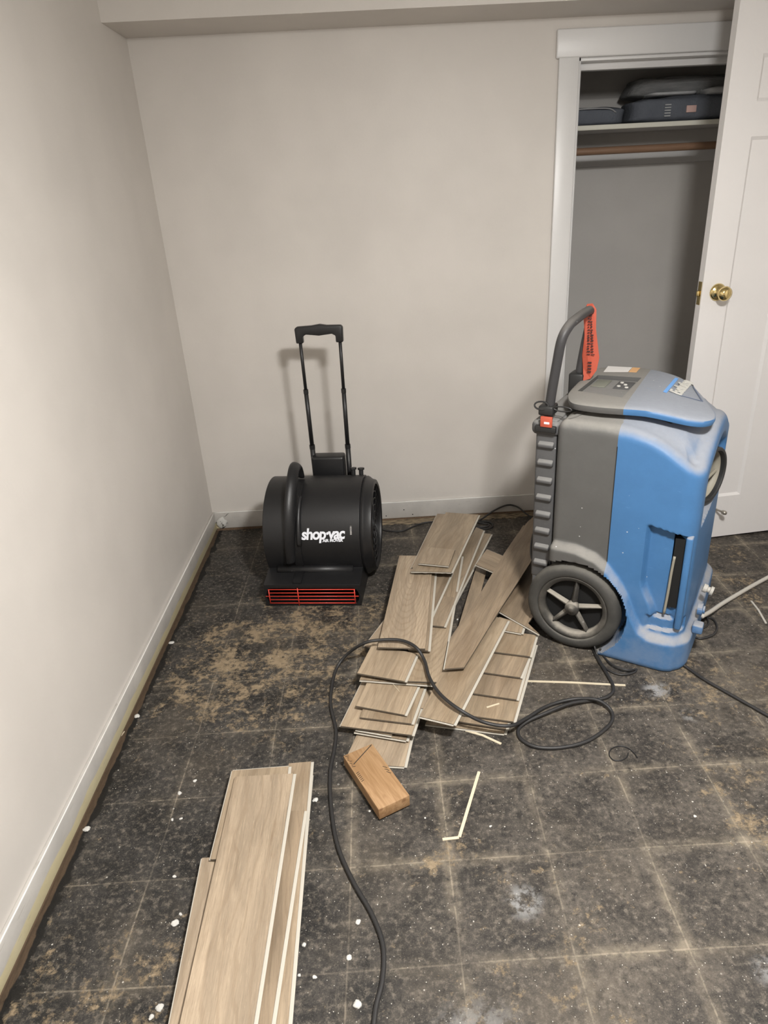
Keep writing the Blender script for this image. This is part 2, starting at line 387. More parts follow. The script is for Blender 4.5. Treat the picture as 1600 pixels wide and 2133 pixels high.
# ------------------------------------------------------------------ the room
ROOM_X, ROOM_Y, CEIL = 3.05, -5.2, 2.34
CX0, CX1, HEAD = 1.800, 2.62, 2.030          # closet opening
WT = .11                                     # wall thickness
structure('floor', B((-.12, ROOM_X+.12, ROOM_Y-.12, .82, -.06, 0)), M['floor'])
structure('wall_left', B((-.10, 0, ROOM_Y, .82, 0, CEIL)), M['wall'])
structure('wall_back', B((0, CX0, 0, WT, 0, CEIL), (CX1, ROOM_X, 0, WT, 0, CEIL), (CX0, CX1, 0, WT, HEAD, CEIL)), M['wall'])
structure('wall_right', B((ROOM_X, ROOM_X+.10, ROOM_Y, -.42-.80, 0, CEIL), (ROOM_X, ROOM_X+.10, -.30, .82, 0, CEIL), (ROOM_X, ROOM_X+.10, -1.22, -.30, 2.06, CEIL), (ROOM_X+.10, ROOM_X+.12, -1.3, -.2, 0, 2.2)), M['wall'])
structure('wall_front', B((-.10, ROOM_X+.10, ROOM_Y-.10, ROOM_Y, 0, CEIL)), M['wall'])
structure('ceiling', B((-.10, ROOM_X+.10, ROOM_Y-.10, .82, CEIL, CEIL+.06)), M['ceil'])
structure('soffit', B((0, ROOM_X, -.280, 0, 2.167, CEIL)), M['wall'])
# closet behind the opening
structure('wall_closet_back', B((1.38, ROOM_X, .64, .70, 0, CEIL)), M['closet'])
structure('wall_closet_left', B((1.38, 1.44, WT, .64, 0, CEIL)), M['closet'])
structure('wall_closet_right', B((2.98, ROOM_X, WT, .64, 0, CEIL)), M['closet'])
# jamb and casings
jm = structure('door_frame', B((CX0, CX0+.014, -.004, WT+.01, 0, HEAD), (CX1-.014, CX1, -.004, WT+.01, 0, HEAD), (CX0, CX1, -.004, WT+.01, HEAD-.014, HEAD)), M['trim'], bevel=.002)
stp = link('door_stop_strip', B((CX0+.014, CX0+.026, .045, .085, 0, HEAD-.014), (CX0+.026, CX1-.014, .045, .085, HEAD-.040, HEAD-.014)), M['trim'], jm, bevel=.002)
tr = structure('trim_closet_side', B((CX0-.080, CX0+.004, -.018, 0, 0, HEAD)), M['trim'], bevel=.004)
structure('trim_closet_side', B((CX1-.004, CX1+.080, -.018, 0, 0, HEAD)), M['trim'], bevel=.004)
structure('trim_closet_head', B((CX0-.092, CX1+.092, -.020, 0, HEAD-.002, HEAD+.098)), M['trim'], bevel=.006, seg=3)
# baseboards with their caulk line
def wavy_strip(a, b, w, h, axis):            # thin caulk bead along the top of a baseboard
    n = 60; pts = []
    for i in range(n+1):
        t = i/n; p = Vector(a).lerp(Vector(b), t); p.z += random.uniform(-.0007, .0007); pts.append(p)
    return tube(bmesh.new(), pts, [random.uniform(w*.6, w*1.25) for _ in pts], 6)
bb = structure('baseboard_back', B((0, CX0-.080, -.013, 0, .014, .104)), M['baseboard'], bevel=.002)
link('caulk_bead', wavy_strip((.014, -.011, .1045), (CX0-.08, -.011, .1045), .0022, .002, 0), M['caulk'], bb, smooth=True)
pb = lathe(bmesh.new(), [(0, .030), (.004, .026), (.008, .012), (.009, .0)], (.045, -.0125, .047), (0, -1, 0), 14)
for v in pb.verts: v.co += Vector((random.uniform(-.004, .004), 0, random.uniform(-.006, .006)))
link('caulk_patch', pb, M['plaster'], bb, smooth=True)
pb = lathe(bmesh.new(), [(0, .022), (.007, .017), (.012, .008), (.013, .0)], (.845, -.0125, .075), (0, -1, 0), 14)
for v in pb.verts: v.co += Vector((random.uniform(-.005, .005), 0, random.uniform(-.008, .008)))
link('caulk_patch', pb, M['plaster'], bb, smooth=True)
# old nail holes and the long scratch on the back baseboard
for (x, z) in ((.905, .030), (1.045, .030), (1.00, .06), (.865, .032)):
    link('nail_hole', lathe(bmesh.new(), [(0, .0035), (.0004, .003)], (x, -.0128, z), (0, -1, 0), 8), M['void'], bb)
link('scratch', tube(bmesh.new(), [(.062, -.0135, .078), (.075, -.0135, .090), (.088, -.0135, .100)], [.0004, .0014, .0004], 5), M['void'], bb)
bl = structure('baseboard_left', B((0, .013, ROOM_Y, -.013, .012, .104)), M['baseboard'], bevel=.002)
link('caulk_bead', wavy_strip((.011, -.014, .1045), (.011, -4.2, .1045), .0020, .002, 0), M['caulk'], bl, smooth=True)
structure('trim_sill_left', B((-.0005, .0085, ROOM_Y, -.02, 0, .0125)), M['rawwood'])
# rough wood sill strip and scraped edge on the floor by the back wall
structure('trim_sill_back', B((0.01, CX0-.08, -.010, -.0005, 0, .0145)), M['rawwood'])
def jag(bm, pts, h):
    return prism(bm, pts, (0, 0, h))
n_ = 40; e1 = []; random.seed(3)
for i in range(n_+1):
    x = .50 + (1.70-.50)*i/n_; e1.append((x, -.050-random.uniform(0, .022), .0))
structure('trim_old_underlay', jag(bmesh.new(), [(1.70, -.0105, 0), (.50, -.0105, 0)] + e1, .003), mat('old_underlay_tan', rough=.9, build=lambda nt, b: (lambda n: n.put(b.inputs['Base Color'], n.mix(n.ss(n.noise(n.mp(n.pos(), (4, 30, 1)), 6, 6), .35, .65), (.06,.048,.035), (.36,.28,.18))))(N(nt))))

# closet fittings
sh = link('closet_shelf', B((1.4405, 2.9795, .262, .6395, 1.787, 1.801)), M['closet']); 
tag(sh, 'painted closet shelf board with pale front edge, holding dark bags', 'shelf')
link('front_edge', B((1.4405, 2.9795, .250, .2615, 1.783, 1.803)), M['shelf'], sh, bevel=.002)['label'] = 'pale cream front edge of the shelf'
link('cleat', B((1.4405, 2.9795, .622, .6395, 1.640, 1.715)), M['trim'], sh, bevel=.003)['label'] = 'light painted cleat board on the closet wall'
link('cleat', B((1.4405, 1.4585, .262, .6215, 1.697, 1.7865)), M['trim'], sh)
rod = link('clothes_rod', lathe(bmesh.new(), [(0, .0165), (1.53, .0165)], (1.4455, .33, 1.700), (1, 0, 0), 20), M['rod'], smooth=False)
shade_by_angle(rod); tag(rod, 'bare brown wooden clothes rod under the closet shelf', 'clothes rod')
# dark things piled on the closet shelf
def lump(nx, ny, sx, sy, sz, f, seed=1):
    """soft rounded bundle sx*sy*sz standing on z=0 with folds"""
    rnd = random.Random(seed); ph = [rnd.uniform(0, 6.28) for _ in range(8)]
    bm = bmesh.new(); bmesh.ops.create_uvsphere(bm, u_segments=nx, v_segments=ny, radius=1)
    for v in bm.verts:
        x, y, z = v.co; e = .45
        c = Vector([math.copysign(abs(q)**e, q) for q in (x, y, z)]); c.z = max(c.z, -1)
        k = 1 + f*(math.sin(5*x+ph[0])*math.cos(4*y+ph[1]) + .6*math.sin(11*x+3*z+ph[2]) + .4*math.cos(13*y+7*x+ph[3]))
        v.co = Vector((c.x*sx/2*(1+f*.5*math.sin(6*z+ph[4])), c.y*sy/2, (c.z*(k if c.z > 0 else 1)+1)*sz/2))
    return bm
o = link('duffel_bag', lump(40, 24, .56, .24, .080, .06, 2), M['cloth'], smooth=True, loc=(1.85, .42, 1.8015)); tag(o, 'flat black bag at the left end of the closet shelf', 'bag')
o.rotation_euler = (0, 0, 0); link('bag_strap', tube(bmesh.new(), catmull([(-.06,-.112,.052),(.00,-.124,.066),(.08,-.126,.070),(.18,-.122,.068),(.22,-.112,.052)], 6), .006, 6, flat=.5), M['film'], o, smooth=True)['label'] = 'greyish strap'
o = link('storage_bag', lump(40, 24, .58, .28, .105, .07, 5), M['cloth'], smooth=True, loc=(2.43, .41, 1.8015)); tag(o, 'black storage bag with pinkish label on the closet shelf', 'bag')
link('label_patch', B((-.050, -.005, -.1465, -.138, .034, .062)), M['pinkish'], o, bevel=.002)['label'] = 'small pinkish white label'
link('printed_strip', B(*[(-.150+.0, -.122, -.1455, -.140, .022+k*.011, .027+k*.011) for k in range(5)]), M['film'], o)['label'] = 'grey printed lines'
o = link('folded_sheet', lump(30, 18, .22, .20, .018, .10, 8), M['film'], smooth=True, loc=(2.33, .38, 1.908)); tag(o, 'pale folded paper sheet lying on the black storage bag', 'paper')
o = link('folded_blanket', lump(40, 24, .52, .25, .085, .11, 11), M['cloth2'], smooth=True, loc=(2.42, .47, 1.908)); tag(o, 'dark grey folded blanket on top of the storage bag', 'blanket')
o = link('folded_sheet', lump(30, 18, .15, .14, .030, .10, 9), M['film'], smooth=True, loc=(2.545, .33, 1.904)); tag(o, 'pale crumpled paper at the right end above the black bag', 'paper')

# the white panelled door standing open in front of the closet
DA = math.atan2(.122, .9925)
hinge_far = Vector((2.236, -.4525, .012))    # latch-side bottom corner of the front face
door = empty('door_1', hinge_far, DA); door['kind'] = 'structure'
DW, DH, DT = .800, 2.17, .035
leaf = link('door_leaf', B((0, DW, 0, DT, 0, DH)), M['door'], door)
px_ = [.118, .312, .488, .682]
panels = [(.206, .98-.0+.71), (1.79, 1.96)]
cutters = []
for (z0, z1) in ((.208, 1.685), (1.795, 1.945)):
    for (x0, x1) in ((.115, .330), (.470, .685)):
        def ring(x0, x1, z0, z1, y): return [(x0,y,z0),(x1,y,z0),(x1,y,z1),(x0,y,z1)]
        bm = bmesh.new(); a = [bm.verts.new(p) for p in ring(x0, x1, z0, z1, -.001)]; i_ = .013; d = [bm.verts.new(p) for p in ring(x0+i_, x1-i_, z0+i_, z1-i_, .009)]
        bm.faces.new(a); bm.faces.new(d[::-1])
        for k in range(4): bm.faces.new((a[k], a[(k+1)%4], d[(k+1)%4], d[k]))
        cutters.append(bm)
cut(leaf, *cutters)
link('latch_plate', B((-.0012, 0, .0055, .0295, 1.085, 1.175)), M['brass'], door)
lb = link('latch_bolt', B((-.012, -.0012, .011, .024, 1.118, 1.140)), M['brass'], door, bevel=.003)
kb = link('knob', lathe(bmesh.new(), [(0, .034), (.004, .034), (.010, .028), (.013, .016), (.030, .012), (.036, .018), (.042, .026), (.052, .0290), (.062, .026), (.067, .018), (.069, .016), (.0695, 0)], (.068, 0, 1.132), (0, -1, 0), 40), M['brass'], door, smooth=True); kb['label'] = 'polished brass door knob'
kb = link('knob', lathe(bmesh.new(), [(0, .034), (.004, .034), (.010, .028), (.013, .016), (.030, .012), (.036, .018), (.042, .026), (.052, .0290), (.062, .026), (.067, .018), (.0695, 0)], (.068, DT, 1.132), (0, 1, 0), 40), M['brass'], door, smooth=True)
dst = link('door_stop', lathe(bmesh.new(), [(0, .013), (.004, .013), (.006, .005), (.052, .0045), (.053, .0095), (.064, .0105), (.072, .008), (.0725, 0)], (.20, 0, .155), (.35, -1, 0), 16), M['steel'], door, smooth=True); dst['label'] = 'small metal door stop with rounded tip'
# ceiling lamp that lights the room
cl = empty('ceiling_lamp', (LAMP.x, LAMP.y, CEIL)); tag(cl, 'round flush ceiling lamp in the middle of the room', 'lamp')
link('lamp_base', lathe(bmesh.new(), [(0, .15), (.02, .15), (.028, .14)], (0, 0, 0), (0, 0, -1), 40), M['trim'], cl)
lamp_glass = link('lamp_shade', lathe(bmesh.new(), [(.0285, .138), (.045, .130), (.060, .10), (.066, .05), (.067, 0)], (0, 0, 0), (0, 0, -1), 40), mat('lamp_glass', (.9,.9,.85), .4, emit=((1, .95, .88), 2.0)), cl, smooth=True)

# ------------------------------------------------------------------ black air mover
am = empty('air_mover', (.583, -.806, 0), R(-6.3)); tag(am, 'black carpet blower with extended trolley handle standing by the back wall', 'air mover')
DY, DZ, DR = .300, .236, .222
def volute(x0, x1, dr=0.0, roof=0.0):
    pts = []
    pts += [(0, 0.004), (.30, .004)]
    for a in range(-90, 181, 6): pts.append((DY+math.cos(R(a))*(DR+dr), DZ+math.sin(R(a))*(DR+dr)))
    for a in range(186, 214, 6): pts.append((DY+math.cos(R(a))*(DR+dr), DZ+math.sin(R(a))*(DR+dr)))
    pts += [(.094, .122), (.075, .118), (0, .104)]
    return prism(bmesh.new(), [(x0, y, z) for y, z in pts], (x1-x0, 0, 0))
hs = link('housing', volute(-.205, .205), M['moulded'], am)
bm = bmesh.new(); pts = []
for cx_, sgn in ((.172, 1), (-.172, -1)):
    for a in range(-90, 91, 15): pts.append((cx_+sgn*math.cos(R(a))*.026 , -.02, .050+sgn*math.sin(R(a))*.038))
prism(bm, pts, (0, .17, 0)); cut(hs, bm)
md = hs.modifiers.new('bevel', 'BEVEL'); md.width = .026; md.segments = 6; md.limit_method = 'ANGLE'; md.angle_limit = R(50)
# keep the outlet lip tight while the drum shoulders stay round
bm = bmesh.new(); bm.from_mesh(hs.data); wl = bm.edges.layers.float.new('bevel_weight_edge')
for e in bm.edges:
    mid = (e.verts[0].co+e.verts[1].co)/2
    side = min(abs(mid.x-.205), abs(mid.x+.205)) < .002 and abs(e.verts[0].co.x-e.verts[1].co.x) < .001
    drum = side and mid.z > .13
    e[wl] = (1.0 if mid.x < 0 else .40) if drum else (.30 if side else (.12 if e.calc_face_angle(0) > R(50) else 0))
bm.to_mesh(hs.data); bm.free(); md.limit_method = 'WEIGHT'; shade_by_angle(hs, 40)
# flared crease where the drum meets the outlet roof
link('outlet_shoulder', tube(bmesh.new(), [(-.160, .098, .122), (.165, .098, .122)], .021, 18), M['moulded'], am, smooth=True)
link('outlet_cavity', B((-.170, .170, .12, .125, .025, .080)), M['void'], am)
# red wire guard
gbm = bmesh.new()
for k in range(5):
    z = .018+k*.0165; ext = .187 if k != 2 else .200
    tube(gbm, [(-ext, -.004, z), (ext-.004, -.004, z)], .0022, 8)
for x in (-.184, .180): tube(gbm, [(x, -.005, .018), (x, -.005, .084)], .0022, 8)
tube(gbm, [(-.060, -.0065, .008), (-.060, -.0065, .092)], .0022, 8)
g_ = link('outlet_guard', gbm, M['red'], am, smooth=True); g_['label'] = 'red wire grille over the outlet slot'
# right-hand intake collar with dark grille
ic = link('intake_ring', lathe(bmesh.new(), [(0, .214), (.012, .218), (.020, .214), (.030, .205), (.046, .200), (.050, .190), (.046, .182), (.014, .178), (.012, 0)], (.205, DY, DZ), (1, 0, 0), 64), M['moulded'], am); shade_by_angle(ic, 35)
gb = bmesh.new()
for r_ in (.03, .06, .09, .12, .15, .178):
    tube(gb, [(.243, DY+math.cos(R(a))*r_, DZ+math.sin(R(a))*r_) for a in range(0, 360, 12)], .0018, 6, closed=True)
for a in range(0, 180, 45): tube(gb, [(.241, DY+math.cos(R(a))*.184, DZ+math.sin(R(a))*.184), (.241, DY-math.cos(R(a))*.184, DZ-math.sin(R(a))*.184)], .0018, 6)
link('intake_guard', gb, M['black'], am, smooth=True)
gb = bmesh.new()
for r_ in (.03, .07, .11, .15): tube(gb, [(-.209, DY+math.cos(R(a))*r_, DZ+math.sin(R(a))*r_) for a in range(0, 360, 12)], .0022, 6, closed=True)
for a in range(0, 180, 45): tube(gb, [(-.208, DY+math.cos(R(a))*.154, DZ+math.sin(R(a))*.154), (-.208, DY-math.cos(R(a))*.154, DZ-math.sin(R(a))*.154)], .002, 6)
link('intake_guard', gb, M['red'], am, smooth=True)['label'] = 'red wire grille'
# moulded seam band over the drum and down to the outlet
bm = bmesh.new(); path = []
for a in range(100, 214, 4): path.append((DY+math.cos(R(a))*(DR+.001), DZ+math.sin(R(a))*(DR+.001)))
path += [(.072, .121), (.030, .112), (.006, .107)]
def band(bm, path, x0, x1, h):
    P = [Vector((0, y, z)) for y, z in path]; top = []; bot = []
    for i, p in enumerate(P):
        a = P[max(0, i-1)]; b = P[min(len(P)-1, i+1)]; d = (b-a).normalized(); nrm = Vector((0, d.z, -d.y))
        if nrm.dot(p-Vector((0, DY, DZ))) < 0 and i < len(P)-3: nrm = -nrm
        if i >= len(P)-3: nrm = Vector((0, -.25, .97))
        top.append(p+nrm*h); bot.append(p-nrm*.004)
    for i in range(len(P)-1):
        q = [Vector((x, v.y, v.z)) for x in (x0, x1) for v in (bot[i], bot[i+1], top[i+1], top[i])]
        vs = [bm.verts.new(v) for v in q]
        for f in ((0,1,2,3),(7,6,5,4),(0,4,5,1),(2,6,7,3)): bm.faces.new([vs[k] for k in f])
        if i == 0: bm.faces.new([vs[k] for k in (0,3,7,4)])
        if i == len(P)-2: bm.faces.new([vs[k] for k in (1,5,6,2)])
    return bm
sb = link('seam_band', band(bm, path, -.080, -.045, .006), M['moulded'], am); shade_by_angle(sb, 40)
# carry handle: a flat strap arching off the drum
hp = [(a, DR+.012) for a in (196, 190, 180)] + [(165, DR+.018), (150, DR+.030), (135, DR+.048), (120, DR+.068), (108, DR+.082), (100, DR+.082), (93, DR+.070), (88, DR+.045), (84, DR+.008)]
path = catmull([(0, DY+math.cos(R(a))*r_, DZ+math.sin(R(a))*r_) for a, r_ in hp], 5)
bm = bmesh.new(); tube(bm, [Vector((-.095+.022*min(1, i/30), p.y, p.z)) for i, p in enumerate(path)], [.021+.004*math.sin(i/len(path)*3.1) for i in range(len(path))], 16, flat=.55)
ch = link('carry_handle', bm, M['moulded'], am, smooth=True)
link('handle_root', tube(bmesh.new(), catmull([(-.050, DY+math.cos(R(a))*(DR+.006), DZ+math.sin(R(a))*(DR+.006)) for a in (176, 165, 150, 135, 122)], 4), .011, 10), M['moulded'], am, smooth=True)
# rear box carrying the telescopic rods
link('rear_box', B((-.045, .105, .43, .50, .30, .510)), M['moulded'], am, bevel=.012, seg=3)
link('rear_foot', B((-.10, .10, .42, .50, .001, .30)), M['moulded'], am, bevel=.01)
for x, xt in ((-.040, -.045), (.118, .126)):
    rdd = link('handle_rod', tube(tube(tube(bmesh.new(), [(x, .475, .28), (x+(xt-x)*.33, .475, .545)], .0115, 14), [(x+(xt-x)*.33, .475, .54), (x+(xt-x)*.66, .475, .80)], .0095, 14), [(x+(xt-x)*.66, .475, .795), (xt, .475, 1.035)], .0072, 14), M['black'], am, smooth=True)
    for zz, rr, kk in ((.545, .0128, .33), (.80, .0108, .66)):
        link('rod_collar', lathe(bmesh.new(), [(0, rr), (.018, rr)], (x+(xt-x)*kk, .475, zz-.009), (0, 0, 1), 16), M['black'], rdd)
gr = bmesh.new()
prism(gr, [(-.060, .461, 1.010), (-.030, .461, 1.010), (-.030, .461, 1.038), (-.015, .461, 1.046), (.040, .461, 1.040), (.095, .461, 1.046), (.110, .461, 1.038), (.110, .461, 1.010), (.140, .461, 1.010), (.142, .461, 1.072), (.134, .461, 1.080), (.075, .461, 1.081), (.045, .461, 1.086), (.010, .461, 1.081), (-.054, .461, 1.078), (-.062, .461, 1.070)], (0, .028, 0))
link('handle_grip', gr, M['black'], am, bevel=.004)
for x, z in ((.150, .452), (.185, .450)):
    link('cord_hook', lathe(bmesh.new(), [(0, .010), (.03, .010), (.032, .015), (.040, .015)], (x, .39, z-.02), (0, .2, 1), 14), M['black'], am)
for s_ in (-1, 1): link('rubber_foot', B((s_*.15-.02, s_*.15+.02, .02, .06, 0, .006)), M['rubber'], am)
# the maker's lettering on the drum front
def drum_frame(x, ang, lift, roll=0.0):
    a = R(ang); nrm = Vector((0, math.cos(a), math.sin(a))); xx = Vector((1, 0, 0)); yy = nrm.cross(xx)
    mm = Matrix((xx, yy, nrm)).transposed().to_4x4(); mm.translation = Vector((x, DY, DZ))+nrm*(DR+lift)
    return mm @ Matrix.Rotation(roll, 4, 'Z')
text_mesh('brand_lettering', 'shop·vac', .066, M['white'], am, drum_frame(.052, 164, .0030, R(1)), .0010, .14, .0019, .90, .88)['label'] = 'bold white lowercase lettering on the drum'
text_mesh('small_lettering', 'AIR MOVER', .0165, M['white'], am, drum_frame(.092, 171.0, .0028, R(1)), .0008, .1, .0008, 1.0, 1.0)['label'] = 'small white lettering below'
text_mesh('side_lettering', '1032000', .010, M['labelw'], am, drum_frame(.170, 160, .0025, R(-90)), .0005, 0, 0, 1.1, 1.0)

# ------------------------------------------------------------------ blue and grey dehumidifier
OX = Vector((1.605, -1.233, 0)); TH = R(-32)
dh = empty('dehumidifier', OX, TH); tag(dh, 'dusty blue and grey portable dehumidifier on spoked wheels beside the boards', 'dehumidifier')
WC = (-.047, .172); TW = .70; AX = TW/2
def sstep(x, a, b):
    t = max(0, min(1, (x-a)/(b-a))); return t*t*(3-2*t)
# plan outline of the upper body: list of (s, t, ns, nt)
outline = []
def arc(cx, cy, r, a0, a1, n):
    for i in range(n+1):
        a = R(a0+(a1-a0)*i/n); outline.append((cx+r*math.cos(a), cy+r*math.sin(a), math.cos(a), math.sin(a)))
def line(p, q, nrm, n):
    for i in range(1, n): t = i/n; outline.append((p[0]+(q[0]-p[0])*t, p[1]+(q[1]-p[1])*t, *nrm))
S0, S1, T0, T1 = -.145, .328, .032, TW-.032
rb, rf = .025, .062
line((S0+rb, T0), (S1-rf, T0), (0, -1), 76); arc(S1-rf, T0+rf, rf, -90, 0, 14)
NF = 60
line((S1, T0+rf), (S1, T1-rf), (1, 0), NF); arc(S1-rf, T1-rf, rf, 0, 90, 10)
line((S1-rf, T1), (S0+rb, T1), (0, 1), 40); arc(S0+rb, T1-rb, rb, 90, 180, 5)
line((S0, T1-rb), (S0, T0+rb), (-1, 0), 36); arc(S0+rb, T0+rb, rb, 180, 270, 6)
def ledge(s):
    pts = [(-.3,.425),(-.05,.425),(.02,.405),(.06,.375),(.105,.325),(.14,.265),(.165,.205),(.19,.160),(.22,.142),(.5,.135)]
    for (a, za), (b, zb) in zip(pts, pts[1:]):
        if s <= b: return za+(zb-za)*(s-a)/(b-a)
    return .135
def ztop(s, t):
    near = math.exp(-(((s-.335)/.15)**2+((t-.04)/.17)**2)); far = math.exp(-(((s-.335)/.15)**2+((t-TW+.04)/.17)**2))
    return .868-.100*(near+far)-.012*sstep(s, .2, .33)
def offset(s, t, ns, nt_, z, top):
    o = 0.0
    on_front = ns > .6; near = nt_ < -.05 or (t < .2 and not on_front); far = nt_ > .05
    lz = ledge(s if not on_front else .4)
    back = 1 - sstep(-ns, .3, .9)
    o += (.030 if not on_front else .026)*(1-sstep(z, lz-.030, lz+.004))*back
    o += -.006*(1-sstep(z, .0, .02))                              # tuck under at the floor
    o += .012*ns*sstep(z, .45, .8)*(1 if ns > 0 else 0)*0
    if ns > .5: o += .004*math.sin(math.pi*max(0, min(1, (t-T0)/(T1-T0))))   # crowned front
    if nt_ < -.3 or nt_ > .3:
        d = math.hypot(s-WC[0], z-WC[1])
        o -= .105*(1-sstep(d, .188, .193))                         # wheel wells
        if s < -.047 and z < WC[1]: o -= .105*sstep(WC[1]-z, 0, .01)*(1 if d >= .188 else 0)
    if nt_ < -.2 and z < .6:                                       # storage bay on the near side
        top_z = .545-.20*max(0, s-.19)+.0*s
        ins = sstep(s, .172, .186)*(1-sstep(s, .298, .302))*(1-sstep(z, top_z-.010, top_z))*sstep(z, .190, .205)
        lead = .172+.05*(1-sstep(z, .19, .34))
        ins *= sstep(s, lead, lead+.016)
        o -= .030*ins
        slot = sstep(s, .262, .266)*(1-sstep(s, .298, .302))*(1-sstep(z, top_z-.008, top_z))*sstep(z, .235, .242)
        o -= .085*slot
        shelf = sstep(s, .20, .22)*(1-sstep(z, .200, .206))*sstep(z, .150, .158)*(1-sstep(s, .325, .335))
        o -= .016*shelf
    if nt_ < -.9 and z > .60: o -= .006*sstep(s, .02, .055)*0
    if ns > .8: o -= .050*sstep(z, .520, .530)*(1-sstep(z, top-.13, top-.07))*sstep(t, .125, .17)*(1-sstep(t, TW-.125, TW-.10))   # recess round the outlet collar
    r = .040                                                       # rounded shoulder
    h = top-z
    if h < r: o -= r-math.sqrt(max(0, r*r-(r-h)**2))
    return o
NZ = 150
def shell(front):
    bm = bmesh.new(); cols = []
    n = len(outline)
    grid = []
    for (s, t, ns, nt_) in outline:
        zt = ztop(s, t); col = []
        for j in range(NZ+1):
            z = zt*j/NZ
            if j > NZ-12: z = zt - (zt*12/NZ)*((NZ-j)/12)**1.6
            o = offset(s, t, ns, nt_, z, zt)
            col.append(Vector((s+ns*o, t+nt_*o, max(z, .004))))
        # top cap: rings running in towards the middle
        rim = col[-1]; ctr = Vector((.09, AX, .890))
        for k in (.06, .14, .24, .40, .65, 1.0):
            p = rim.lerp(ctr, k); p.z = ztop(p.x, p.y)+.022*sstep(k, 0, .35); col.append(p)
        grid.append(col)
    vg = [[bm.verts.new(p) for p in col] for col in grid]
    for i in range(n):
        a, b = vg[i], vg[(i+1)%n]
        for j in range(len(a)-1):
            cs = (a[j].co.x+b[j].co.x+a[j+1].co.x+b[j+1].co.x)/4
            sx = (outline[i][0]+outline[(i+1)%n][0])/2 if j < NZ else cs
            if (sx > .0575) == front: bm.faces.new((a[j], b[j], b[j+1], a[j+1]))
    for v in [v for v in bm.verts if not v.link_faces]: bm.verts.remove(v)
    return bm
bs = link('front_shell', shell(True), M['blue'], dh, smooth=True); bs['label'] = 'blue moulded front shell with a storage bay'
gs = link('rear_shell', shell(False), M['grey'], dh, smooth=True); gs['label'] = 'grey moulded rear shell'
for o_ in (bs, gs): shade_by_angle(o_, 50)
link('seam_strip', B((.0560, .0590, T0-.0008, T0+.004, .37, .80)), M['collar'], dh)
# added black box standing in for the deep shade in the bay slot
link('bay_slot_shade', B((.2665, .2975, .050, .1125, .245, .505)), M['void'], dh)
link('bay_flap', B((.300, .322, .033, .095, .168, .522)), M['blue'], dh, bevel=.008, seg=3)['label'] = 'blue upright flap of the bay'
link('bay_hose', tube(bmesh.new(), catmull([(.262, .046, .215), (.266, .046, .30), (.268, .047, .38), (.271, .048, .44)], 5), .0045, 10), M['collar_in'], dh, smooth=True)['label'] = 'grey hose in the bay slot'
# rear ribbed column
rc = link('rear_column', B((-.226, -.150, .058, TW-.058, .24, .855)), M['ribgrey'], dh, bevel=.010, seg=3)
link('column_cap', B((-.240, -.140, .045, TW-.045, .800, .850)), M['ribgrey'], dh, bevel=.018, seg=4)
for k in range(8):
    zc = .765-k*.0655
    rb_ = link('rib', prism(bmesh.new(), [(-.214, .060, zc-.013), (-.214, .044, zc-.008), (-.214, .044, zc+.004), (-.214, .060, zc+.014)], (.056, 0, 0)), M['ribgrey'], dh, bevel=.005, seg=3)
link('rear_leg', B((-.222, -.196, .060, .10, .05, .26)), M['ribgrey'], dh, bevel=.008)
# wheels
def wheel(t0, sgn, name='wheel'):
    w_ = link(name, lathe(bmesh.new(), [(.0, .128), (-.004, .134), (-.006, .146), (-.001, .160), (.008, .169), (.020, .172), (.034, .172), (.046, .169), (.052, .160), (.052, .128)], (WC[0], t0, WC[1]), (0, sgn, 0), 72, closed=True), M['tyre'], dh, smooth=True)
    w_['label'] = 'rubber tyred spoked wheel'
    rim = lathe(bmesh.new(), [(.0, .1275), (.004, .120), (.006, .112), (.016, .106), (.034, .106), (.040, .1275)], (WC[0], t0, WC[1]), (0, sgn, 0), 64, closed=True)
    link('rim', rim, M['hub'], w_, smooth=True)
    link('rim_disc', lathe(bmesh.new(), [(.034, .112), (.040, .112)], (WC[0], t0, WC[1]), (0, sgn, 0), 48), M['void'], w_)
    for k in range(5):
        a = R(85+72*k); bm = bmesh.new()
        c_, s_ = math.cos(a), math.sin(a); wd = Vector((-s_, 0, c_))
        p0 = Vector((WC[0]+c_*.018, t0+sgn*.004, WC[1]+s_*.018)); p1 = Vector((WC[0]+c_*.116, t0+sgn*.012, WC[1]+s_*.116)); dep = Vector((0, sgn*.016, 0))
        q = [p0-wd*.013+dep, p0-wd*.003, p0+wd*.003, p0+wd*.013+dep, p1+wd*.008+dep, p1+wd*.0018, p1-wd*.0018, p1-wd*.008+dep]
        v = [bm.verts.new(x) for x in q]
        for f in ((0,1,6,7),(1,2,5,6),(2,3,4,5),(0,7,4,3),(0,3,2,1),(4,7,6,5)): bm.faces.new([v[i] for i in f])
        link('spoke', bm, M['hub'], w_, bevel=.002)
    link('hub_cap', lathe(bmesh.new(), [(.020, .026), (-.002, .026), (-.007, .022), (-.008, .012), (-.011, .010), (-.012, 0)], (WC[0], t0, WC[1]), (0, sgn, 0), 32), M['hub'], w_, smooth=True)
    return w_
wheel(.006, 1); wheel(TW-.006, -1)
link('axle', lathe(bmesh.new(), [(0, .009), (TW-.09, .009)], (WC[0], .045, WC[1]), (0, 1, 0), 12), M['steel'], dh)
